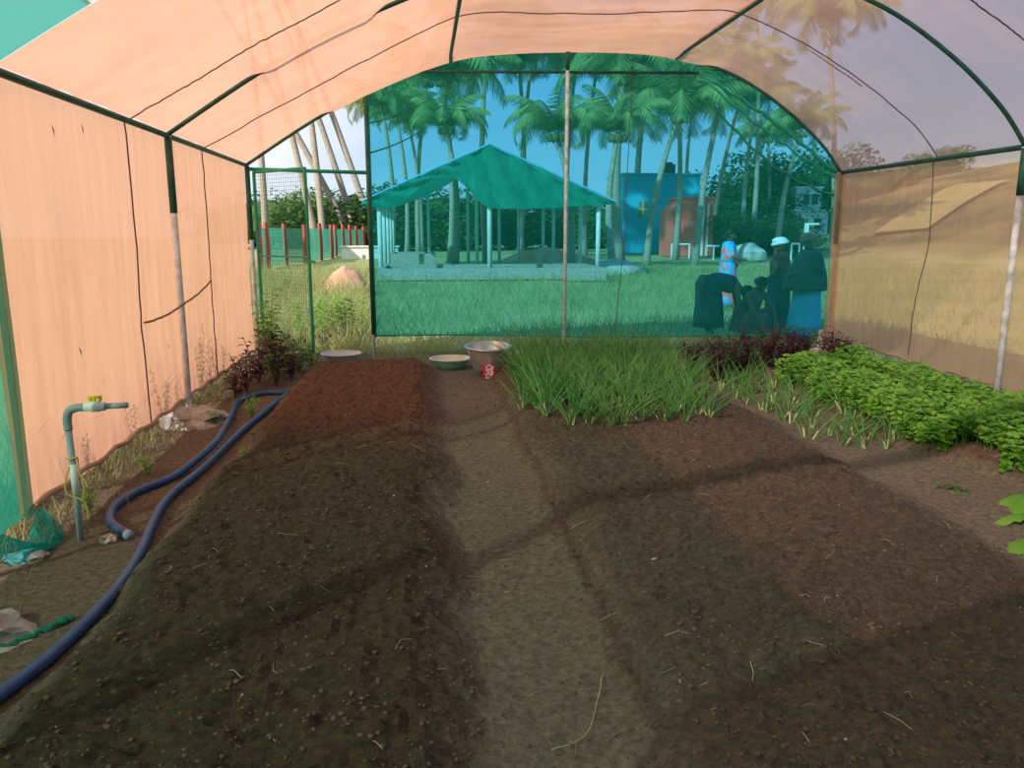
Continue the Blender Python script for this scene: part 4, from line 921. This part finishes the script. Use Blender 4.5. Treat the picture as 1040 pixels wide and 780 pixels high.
tank('compost_tank', AT(383, 280, 26.5).x, AT(576, 280, 26.5).x, 26.8, 30.2, .38, .22, 'long low concrete tank along the front of the shed')
tank('compost_tank', AT(578, 280, 26.0).x, AT(614, 280, 26.0).x, 25.8, 29.4, .42, .25, 'short low concrete tank at the right front of the shed')
tank('compost_tank', AT(396, 265, 37).x, AT(442, 265, 37).x, 36, 39.5, .62, .2, 'small raised concrete tank at the back left of the shed')
b = MB(); b.box((0, 0, .35), (3.4, 1.4, .7)); b.box((0, -.0, .74), (3.6, 1.6, .08)); o = b.build('concrete_platform', 'concrete_pale'); o.location = (AT(376, 250, 50).x, 50, -.05); tag(o, 'white concrete platform at the doorway right edge beyond the weeds', 'platform')

def heap(name, qx, d, rx, ry, h, mkey, label, cat):
    p = AT(qx, 235, d); vs_ = []; n, k = 28, 9; b = MB()
    for i in range(k + 1):
        for j in range(n):
            a = 2 * PI * j / n; t = i / k; q = 1 + .18 * noise.noise(Vector((math.cos(a) * 2, math.sin(a) * 2, t * 2)))
            vs_.append((rx * t * q * math.cos(a), ry * t * q * math.sin(a), h * (1 - t ** 1.7) * (1 + .2 * noise.noise(Vector((math.cos(a) * 3 * t, math.sin(a) * 3 * t, 7)))) - .06 * t))
    b.add(vs_, [(i * n + j, (i + 1) * n + j, (i + 1) * n + (j + 1) % n, i * n + (j + 1) % n) for i in range(k) for j in range(n)])
    o = b.build(name, mkey, smooth=True); o.location = (p.x, d, 0); tag(o, label, cat)
heap('sand_heap', 627, 31, 1.35, 1.3, .55, 'sand', 'grey sand heap right of the shed', 'heap')
heap('earth_heap', 350, 21, .75, .6, .72, 'red_earth', 'reddish earth heap among weeds outside the doorway', 'heap')
heap('sand_bank', 560, 45, 3.0, 1.5, .7, 'red_earth', 'sandy bank seen between the shed posts right of centre', 'heap')

# ------------------------------------------------------------------ buildings
def house():
    d = 58; x0 = AT(632, 235, d).x; x1 = AT(709, 235, d).x; zt = 1.6 + (235 - 180) / FPX * d * 1.02
    t = empty('blue_house', ((x0 + x1) / 2, d + 2.5, 0), 0, 'flat roofed bright blue house behind the palms', 'house')
    w_ = x1 - x0; b = MB(); b.box((0, 0, zt / 2), (w_, 5, zt)); b.build('wall', 'blue_wall', t)
    b = MB(); b.box((0, 0, zt + .06), (w_ + .3, 5.3, .12)); b.build('roof_slab', 'blue_wall', t)
    b = MB(); xw = AT(652, 235, d).x - (x0 + x1) / 2; b.box((xw, -2.52, 3.2), (.65, .08, 1.1)); f_ = b.build('window', 'window', t)
    b = MB(); b.box((xw, -2.57, 3.2), (.05, .04, 1.1)); b.box((xw, -2.57, 3.2), (.65, .04, .05)); b.build('window_bar', 'white_wall', f_)
    b = MB(); xk = AT(688, 235, d).x - (x0 + x1) / 2; b.box((xk, .2, zt + .5), (.8, .8, .9)); b.lathe([(.3, zt + .95), (.3, zt + 1.1), (.001, zt + 1.15)], (xk, .2, 0), 12); b.build('roof_tank', 'cloth_dark', t)
    b = MB(); b.box((AT(640, 235, d).x - (x0 + x1) / 2, -2.52, 1.0), (.8, .06, 2.0)); b.build('door', 'blue_wall', t)
house()
def red_shed():
    d = 50; x0 = AT(683, 235, d).x; x1 = AT(724, 235, d).x; zt = 1.6 + (235 - 202) / FPX * d
    xm = AT(694, 235, d).x; cx_ = (x0 + x1) / 2
    t = empty('red_shed', (cx_, d + 1.5, 0), 0, 'red painted shed front with slanting left side and white pillars', 'shed')
    b = MB(); b.box(((xm + x1) / 2 - cx_, 0, zt / 2), (x1 - xm, 3, zt)); b.build('wall', 'red_wall', t)
    vs_ = [(x0 - cx_, -1.3, 0), (xm - cx_, -1.3, 0), (xm - cx_, -1.3, zt - .1), (x0 - cx_, -1.3, zt - .7), (x0 - cx_, 1.3, 0), (xm - cx_, 1.3, 0), (xm - cx_, 1.3, zt - .1), (x0 - cx_, 1.3, zt - .7)]
    b = MB(); b.add(vs_, [(0, 1, 2, 3), (5, 4, 7, 6), (0, 3, 7, 4), (3, 2, 6, 7)]); b.build('side_bay', 'red_wall', t)
    for q in (687, 713, 718):
        b = MB(); xq = AT(q, 235, d).x - cx_; b.box((xq, -1.56, zt * .46), (.12, .1, zt * .9)); b.build('pillar', 'white_wall', t)
    b = MB(); b.box(((xm + x1) / 2 - cx_, 0, zt + .05), (x1 - xm + .3, 3.3, .1)); b.build('roof_slab', 'red_wall', t)
red_shed()
def white_house():
    d = 60; x0 = AT(803, 235, d).x; x1 = AT(840, 235, d).x; w_ = x1 - x0
    t = empty('white_house', ((x0 + x1) / 2, d + 2, 0), 0, 'small white two storey house seen above the headscarves', 'house')
    b = MB(); b.box((0, 0, 1.6), (w_, 4, 3.2)); b.box((.2, .3, 4.0), (w_ * .7, 3, 1.9)); b.build('wall', 'white_wall', t)
    for xx, zz in ((-.7, 2.2), (.6, 2.2), (0, 4.1), (.7, 4.1)):
        b = MB(); b.box((xx, -2.02 if zz < 3 else -1.22, zz), (.5, .06, .8)); b.build('window', 'glass_dark', t)
    b = MB(); b.box((.2, .3, 5.0), (w_ * .78, 3.3, .12)); b.box((0, 0, 3.22), (w_ + .3, 4.3, .1)); b.build('roof_slab', 'white_wall', t)
white_house()
def rail(qx0, qx1, d, h, label, legs=(0, 1)):
    x0 = AT(qx0, 235, d).x; x1 = AT(qx1, 235, d).x; t = empty('white_rail', (x0, d, 0), 0, label, 'rail'); b = MB(); b.tube([(0, 0, h), (x1 - x0, 0, h)], .06, 6); b.build('top_bar', 'white_wall', t)
    for l_ in legs: b = MB(); b.tube([((x1 - x0) * l_, 0, -.1), ((x1 - x0) * l_, 0, h)], .05, 6); b.build('leg', 'white_wall', t)
rail(683, 701, 48, .82, 'white bent pipe rail left of the sari wearer'); rail(718, 731, 46, .75, 'white rail just left of the sari wearer', (.6,)); rail(745, 756, 48, .72, 'white rail right of the sari wearer', (0,)); rail(805, 813, 44, .9, 'small white frame between the two standing people at right')
for nm, qx, d, h, lb in (('white_pole', 819, 42, 2.0, 'white gate post left of the brown headcloth'),):
    p = AT(qx, 235, d); b = MB(); b.box((p.x, d, h / 2), (.18, .18, h)); b.box((p.x + .3, d, h), (.8, .1, .1)); tag(b.build(nm, 'white_wall'), lb, 'post')
def car():
    d = 56; p = AT(763, 235, d); t = empty('white_car', (p.x, d, 0), 0, 'small white car far off behind the sari wearer', 'car')
    b = MB(); b.box((0, 0, .55), (2.6, 1.5, .6)); b.box((-.1, 0, 1.05), (1.5, 1.3, .5)); b.build('car_body', 'car_white', t)
    b = MB(); b.box((-.1, -.66, 1.05), (1.2, .04, .32)); b.build('side_window', 'glass_dark', t)
    for x in (-.8, .8): b = MB(); b.tube([(x, -.78, .3), (x, -.6, .3)], .3, 14); b.build('wheel', 'tyre', t)
car()
rock('sack_pile', tuple(AT(762, 235, 42).xy) + (.35,), (.95, .6, .55), 21, 'sack', 'pale grey sack pile beyond the sari wearer', 'sacks', None, .3)

# ------------------------------------------------------------------ people
def skin_body(name, joints, edges, root, parent, mkey='skin', lvl=2):
    """joints: {name: (pos, r)}"""
    names = list(joints); idx = {n_: i for i, n_ in enumerate(names)}
    me = bpy.data.meshes.new(name); me.from_pydata([joints[n_][0] for n_ in names], [(idx[a], idx[b]) for a, b in edges], [])
    o = bpy.data.objects.new(name, me); COL.objects.link(o); o.parent = parent; me.materials.append(M[mkey])
    md = o.modifiers.new('skin', 'SKIN'); md.use_smooth_shade = True
    sv = me.skin_vertices[0].data
    for n_ in names:
        r_ = joints[n_][1]; sv[idx[n_]].radius = (r_, r_) if not isinstance(r_, tuple) else r_; sv[idx[n_]].use_root = (n_ == root)
    sd = o.modifiers.new('sub', 'SUBSURF'); sd.levels = lvl; sd.render_levels = lvl
    return o
def hand(J, E, wrist, d, side, s=1.0, pre='l'):
    """palm and five fingers grown from the wrist joint"""
    w_ = Vector(J[wrist][0]); d = Vector(d).normalized(); sd = Vector(side).normalized(); dn = d.cross(sd)
    palm = w_ + d * .05 * s; J[pre + 'palm'] = (tuple(palm), .026 * s); E.append((wrist, pre + 'palm'))
    for k, (o_, L_) in enumerate(((-.028, .062), (-.010, .075), (.010, .070), (.028, .055))):
        b0 = palm + d * .035 * s + sd * o_ * s; m1 = b0 + d * L_ * .5 * s + dn * .008; t1 = b0 + d * L_ * .85 * s + dn * .03
        for nm, p, r_ in (('k', b0, .010), ('m', m1, .009), ('t', t1, .007)): J[pre + nm + str(k)] = (tuple(p), r_ * s)
        E += [(pre + 'palm', pre + 'k%d' % k), (pre + 'k%d' % k, pre + 'm%d' % k), (pre + 'm%d' % k, pre + 't%d' % k)]
    th = w_ + d * .03 * s - sd * .035 * s; tt = th + d * .035 * s - sd * .02 * s + dn * .012
    J[pre + 'th'] = (tuple(th), .011 * s); J[pre + 'tt'] = (tuple(tt), .008 * s); E += [(wrist, pre + 'th'), (pre + 'th', pre + 'tt')]
def head_parts(J, E, c, fwd, neck):
    """head as joints: cranium, face, chin, nose, ears"""
    c = Vector(c); f_ = Vector(fwd).normalized(); sd = Vector((-f_.y, f_.x, 0)).normalized(); up = sd.cross(f_) * -1
    if up.z < 0: up = -up
    J['head'] = (tuple(c + up * .02), (.078, .09)); J['crown'] = (tuple(c + up * .075 - f_ * .01), (.055, .065)); J['jaw'] = (tuple(c - up * .05 + f_ * .022), (.055, .058)); J['chin'] = (tuple(c - up * .095 + f_ * .055), .026)
    J['nose'] = (tuple(c - up * .015 + f_ * .108), .011)
    E += [(neck, 'jaw'), ('jaw', 'head'), ('head', 'crown'), ('jaw', 'chin'), ('head', 'nose')]
    for s_, n_ in ((-1, 'earl'), (1, 'earr')): J[n_] = (tuple(c - up * .005 + sd * s_ * .088 - f_ * .005), .013); E.append(('head', n_))
    return c, f_, sd, up
def face_bits(parent, c, f_, sd, up):
    b = MB()
    for s_ in (-1, 1): b.blob(c + up * .012 + f_ * .088 + sd * s_ * .03, (.012, .010, .008), 1, 0, 8, 6)
    tag(b.build('eyes', 'white', parent, True), 'white of the eyes')
    b = MB(); b.blob(c - up * .05 + f_ * .082, (.02, .012, .007), 1, 0, 8, 6); b.build('mouth', 'cloth_maroon', parent, True)
def cloth_rings(name, rings, mkey, parent, n=28, fold=.06, seed=0):
    """rings: (centre, rx, ry); lofted garment with folds"""
    b = MB(); vs_ = []
    fine = []
    for i in range(len(rings) - 1):
        for k in range(4):
            t = k / 4; a, c_ = rings[i], rings[i + 1]; fine.append((Vector(a[0]).lerp(Vector(c_[0]), t), a[1] + (c_[1] - a[1]) * t, a[2] + (c_[2] - a[2]) * t))
    fine.append((Vector(rings[-1][0]), rings[-1][1], rings[-1][2]))
    for i, (c_, rx, ry) in enumerate(fine):
        for j in range(n):
            a = 2 * PI * j / n; q = 1 + fold * math.sin(a * 7 + seed + i * .12) * (i / len(fine)) + fold * .5 * noise.noise(Vector((math.cos(a) * 2, math.sin(a) * 2, i * .25 + seed)))
            vs_.append((c_.x + rx * math.cos(a) * q, c_.y + ry * math.sin(a) * q, c_.z))
    b.add(vs_, [(i * n + j, i * n + (j + 1) % n, (i + 1) * n + (j + 1) % n, (i + 1) * n + j) for i in range(len(fine) - 1) for j in range(n)])
    o = b.build(name, mkey, parent, True); s_ = o.modifiers.new('thickness', 'SOLIDIFY'); s_.thickness = .012; return o

def standing(name_label, loc, rz, H_, arms, skirt, blouse, hair='hair', wrap=None, sash=None, wide=1.0):
    """figure facing +x in its own space; arms: (elbowL, wristL, elbowR, wristR) for H=1.6"""
    t = empty('person', loc, rz, name_label, 'person'); s = H_ / 1.6; V = lambda x, y, z: (x * s, y * s, z * s)
    J = {'pelvis': (V(0, 0, .86), .115 * wide), 'waist': (V(.01, 0, 1.0), .105 * wide), 'chest': (V(.01, 0, 1.18), .125 * wide), 'collar': (V(0, 0, 1.31), .08), 'neck': (V(.01, 0, 1.38), .045)}
    E = [('pelvis', 'waist'), ('waist', 'chest'), ('chest', 'collar'), ('collar', 'neck')]
    for y, n_, ar in ((.17, 'l', arms[0:2]), (-.17, 'r', arms[2:4])):
        J[n_ + 'sh'] = (V(0, y * wide, 1.30), .055); J[n_ + 'el'] = (V(*ar[0]), .038); J[n_ + 'wr'] = (V(*ar[1]), .025)
        E += [('collar', n_ + 'sh'), (n_ + 'sh', n_ + 'el'), (n_ + 'el', n_ + 'wr')]
        J[n_ + 'hip'] = (V(0, y * .55, .80), .085); J[n_ + 'kn'] = (V(.02, y * .6, .45), .055); J[n_ + 'an'] = (V(0, y * .6, .08), .034); J[n_ + 'to'] = (V(.13, y * .65, .025), .026)
        E += [('pelvis', n_ + 'hip'), (n_ + 'hip', n_ + 'kn'), (n_ + 'kn', n_ + 'an'), (n_ + 'an', n_ + 'to')]
        hand(J, E, n_ + 'wr', Vector(ar[1]) - Vector(ar[0]), (0, 1 if n_ == 'l' else -1, .1), 1, n_)
    c, f_, sd, up = head_parts(J, E, V(.03, 0, 1.48), (1, 0, -.2), 'neck')
    skin_body('body', J, E, 'pelvis', t); face_bits(t, c, f_, sd, up)
    cloth_rings('skirt', [(V(0, 0, 1.0), .135 * wide, .15 * wide), (V(0, 0, .86), .16 * wide, .19 * wide), (V(.01, 0, .5), .18 * wide, .21 * wide), (V(.02, 0, .07), .21 * wide, .24 * wide)], skirt, t, seed=1)
    cloth_rings('blouse', [(V(0, 0, 1.37), .075, .10), (V(0, 0, 1.30), .12, .19 * wide), (V(.01, 0, 1.18), .15 * wide, .185 * wide), (V(0, 0, .96), .145 * wide, .165 * wide)], blouse, t, fold=.03, seed=2)
    for y, n_, ar in ((.17, 'l', arms[0:2]), (-.17, 'r', arms[2:4])):
        b = MB(); a0 = Vector(V(0, y * .85 * wide, 1.31)); a1 = Vector(V(*ar[0])); b.tube([a0, a0.lerp(a1, .5), a0.lerp(a1, .85)], [.07, .062, .055], 12, False); b.build('sleeve', blouse, t, True)
    if hair:
        b = MB(); b.blob(c + up * .055 - f_ * .03, (.098, .09, .085), 3, .05, 16, 12); b.blob(c - f_ * .11 - up * .02, (.05, .055, .05), 4, .05, 12, 8); b.build('hair', hair, t, True)
    if wrap:
        b = MB(); b.blob(c + up * .085 - f_ * .012, (.125, .115, .068), 3, .12, 18, 12); b.tube([c + up * .05 + (f_ * math.cos(a) * 1.0 + sd * math.sin(a) * .92) * .115 - f_ * .01 for a in [2 * PI * i / 24 for i in range(25)]], .03, 8); b.build('headcloth', wrap, t, True)
    return t, s, V
# woman in blue sari, sunlit, facing right
p = AT(741, 235, 16.2)
t, s, V = standing('person in a bright blue and coral patterned sari standing in the sun, holding hands forward', (p.x, 16.2, 0), -.1, 1.62, ((.02, .24, 1.04), (.28, .12, 1.02), (.04, -.23, 1.03), (.30, -.08, 1.0)), 'sari', 'sari', 'hair')
b = MB(); vs_ = []
for i in range(15):
    u = i / 14; ang = -2.3 + 3.6 * u
    for j in range(5): q = j / 4; rr_ = .165 + .01 * j; vs_.append((rr_ * math.cos(ang) + .01, (rr_ + .02) * math.sin(ang), 1.32 - .42 * u - .20 * q))
b.add(vs_, [(i * 5 + j, i * 5 + j + 1, (i + 1) * 5 + j + 1, (i + 1) * 5 + j) for i in range(14) for j in range(4)])
o = b.build('sari_drape', 'sari_border', t, True); o.modifiers.new('thickness', 'SOLIDIFY').thickness = .012
# person with white headcloth, facing left
p = AT(795, 235, 12.4)
standing('person in dark print clothes and a pale white headcloth standing behind the end net', (p.x, 12.4, 0), 2.6, 1.47, ((.05, .25, 1.05), (.22, .18, .88), (.05, -.25, 1.05), (.2, -.16, .86)), 'cloth_navy', 'cloth_maroon', None, 'cloth_white')
p = AT(824, 235, 11.8)
t, s, V = standing('person in a dark shawl, blue skirt and brown headcloth standing at the right corner', (p.x, 11.8, 0), 2.9, 1.55, ((.10, .26, 1.05), (.30, .16, .98), (.06, -.26, 1.04), (.26, -.14, .96)), 'cloth_blue', 'cloth_dark', None, 'cloth_brown', wide=1.15)
cloth_rings('shawl', [((0, 0, 1.36 * s), .10, .13), ((0, 0, 1.26 * s), .19, .26), ((.03, 0, 1.0 * s), .27, .30), ((.05, 0, .72 * s), .32, .32)], 'cloth_dark', t, fold=.08, seed=4)
# stooping and squatting people
def stooped(loc, rz, label, top, skirt, squat, wrap=None):
    t = empty('person', loc, rz, label, 'person')
    if squat:   # squatting, knees up, arms round to the ground in front
        J = {'pelvis': ((0, 0, .24), .14), 'waist': ((.06, 0, .38), .13), 'chest': ((.14, 0, .56), .14), 'collar': ((.20, 0, .66), .085), 'neck': ((.24, 0, .72), .045)}; hc = (.30, 0, .78)
        kn, an, el, wr = (.34, .16, .44), (.14, .15, .08), (.36, .22, .42), (.50, .14, .22)
    else:       # bent at the hips, legs straight-ish
        J = {'pelvis': ((0, 0, .78), .145), 'waist': ((.13, 0, .84), .125), 'chest': ((.32, 0, .80), .135), 'collar': ((.44, 0, .74), .085), 'neck': ((.51, 0, .70), .045)}; hc = (.59, 0, .64)
        kn, an, el, wr = (.06, .11, .44), (.0, .11, .08), (.46, .20, .48), (.52, .14, .24)
    E = [('pelvis', 'waist'), ('waist', 'chest'), ('chest', 'collar'), ('collar', 'neck')]
    for y, n_ in ((1, 'l'), (-1, 'r')):
        sh = Vector(J['collar'][0]) + Vector((-.02, .17 * y, -.02)); hp_ = Vector(J['pelvis'][0]) + Vector((.02, .10 * y, -.04))
        J[n_ + 'sh'] = (tuple(sh), .055); J[n_ + 'el'] = ((el[0], el[1] * y, el[2]), .038); J[n_ + 'wr'] = ((wr[0], wr[1] * y, wr[2]), .025)
        J[n_ + 'hip'] = (tuple(hp_), .09); J[n_ + 'kn'] = ((kn[0], kn[1] * y, kn[2]), .058); J[n_ + 'an'] = ((an[0], an[1] * y, an[2]), .034); J[n_ + 'to'] = ((an[0] + .13, an[1] * y, .025), .026)
        E += [('collar', n_ + 'sh'), (n_ + 'sh', n_ + 'el'), (n_ + 'el', n_ + 'wr'), ('pelvis', n_ + 'hip'), (n_ + 'hip', n_ + 'kn'), (n_ + 'kn', n_ + 'an'), (n_ + 'an', n_ + 'to')]
        hand(J, E, n_ + 'wr', (wr[0] - el[0], 0, wr[2] - el[2]), (0, y, 0), 1, n_)
    c, f_, sd, up = head_parts(J, E, hc, (1, 0, -.7), 'neck')
    skin_body('body', J, E, 'pelvis', t); face_bits(t, c, f_, sd, up)
    # garment over the back: fat skinned chain gives a smooth cloth form
    P = lambda k: J[k][0]
    q = {'a': (P('pelvis'), (.19, .18)), 'b': (P('waist'), (.165, .16)), 'c': (P('chest'), (.17, .165)), 'd': (P('collar'), (.12, .14))}
    skin_body('blouse', q, [('a', 'b'), ('b', 'c'), ('c', 'd')], 'a', t, top)
    if squat: cloth_rings('skirt', [((.0, 0, .40), .16, .19), ((.12, 0, .34), .27, .27), ((.13, 0, .18), .30, .29), ((.10, 0, .05), .30, .30)], skirt, t, seed=3)
    else: cloth_rings('skirt', [((-.01, 0, .92), .12, .15), ((.0, 0, .80), .19, .21), ((.02, 0, .5), .20, .22), ((.03, 0, .12), .23, .24)], skirt, t, seed=3)
    b = MB(); b.blob(c + up * .045 - f_ * .025, (.10, .095, .09), 3, .05, 14, 10); b.blob(c - f_ * .11, (.05, .055, .05), 4, .05, 10, 8)
    b.build('headcloth' if wrap else 'hair', wrap or 'hair', t, True)
p = AT(722, 235, 12.0); stooped((p.x, 12.0, 0), -.25, 'person in dark clothes bent forward at the waist behind the end net', 'cloth_navy', 'cloth_dark', False)
p = AT(762, 235, 12.0); stooped((p.x, 12.0, 0), -1.2, 'squatting person in maroon print clothes between the stooping and headcloth figures', 'cloth_maroon', 'cloth_maroon', True)
# tall narrow items on the field behind the net
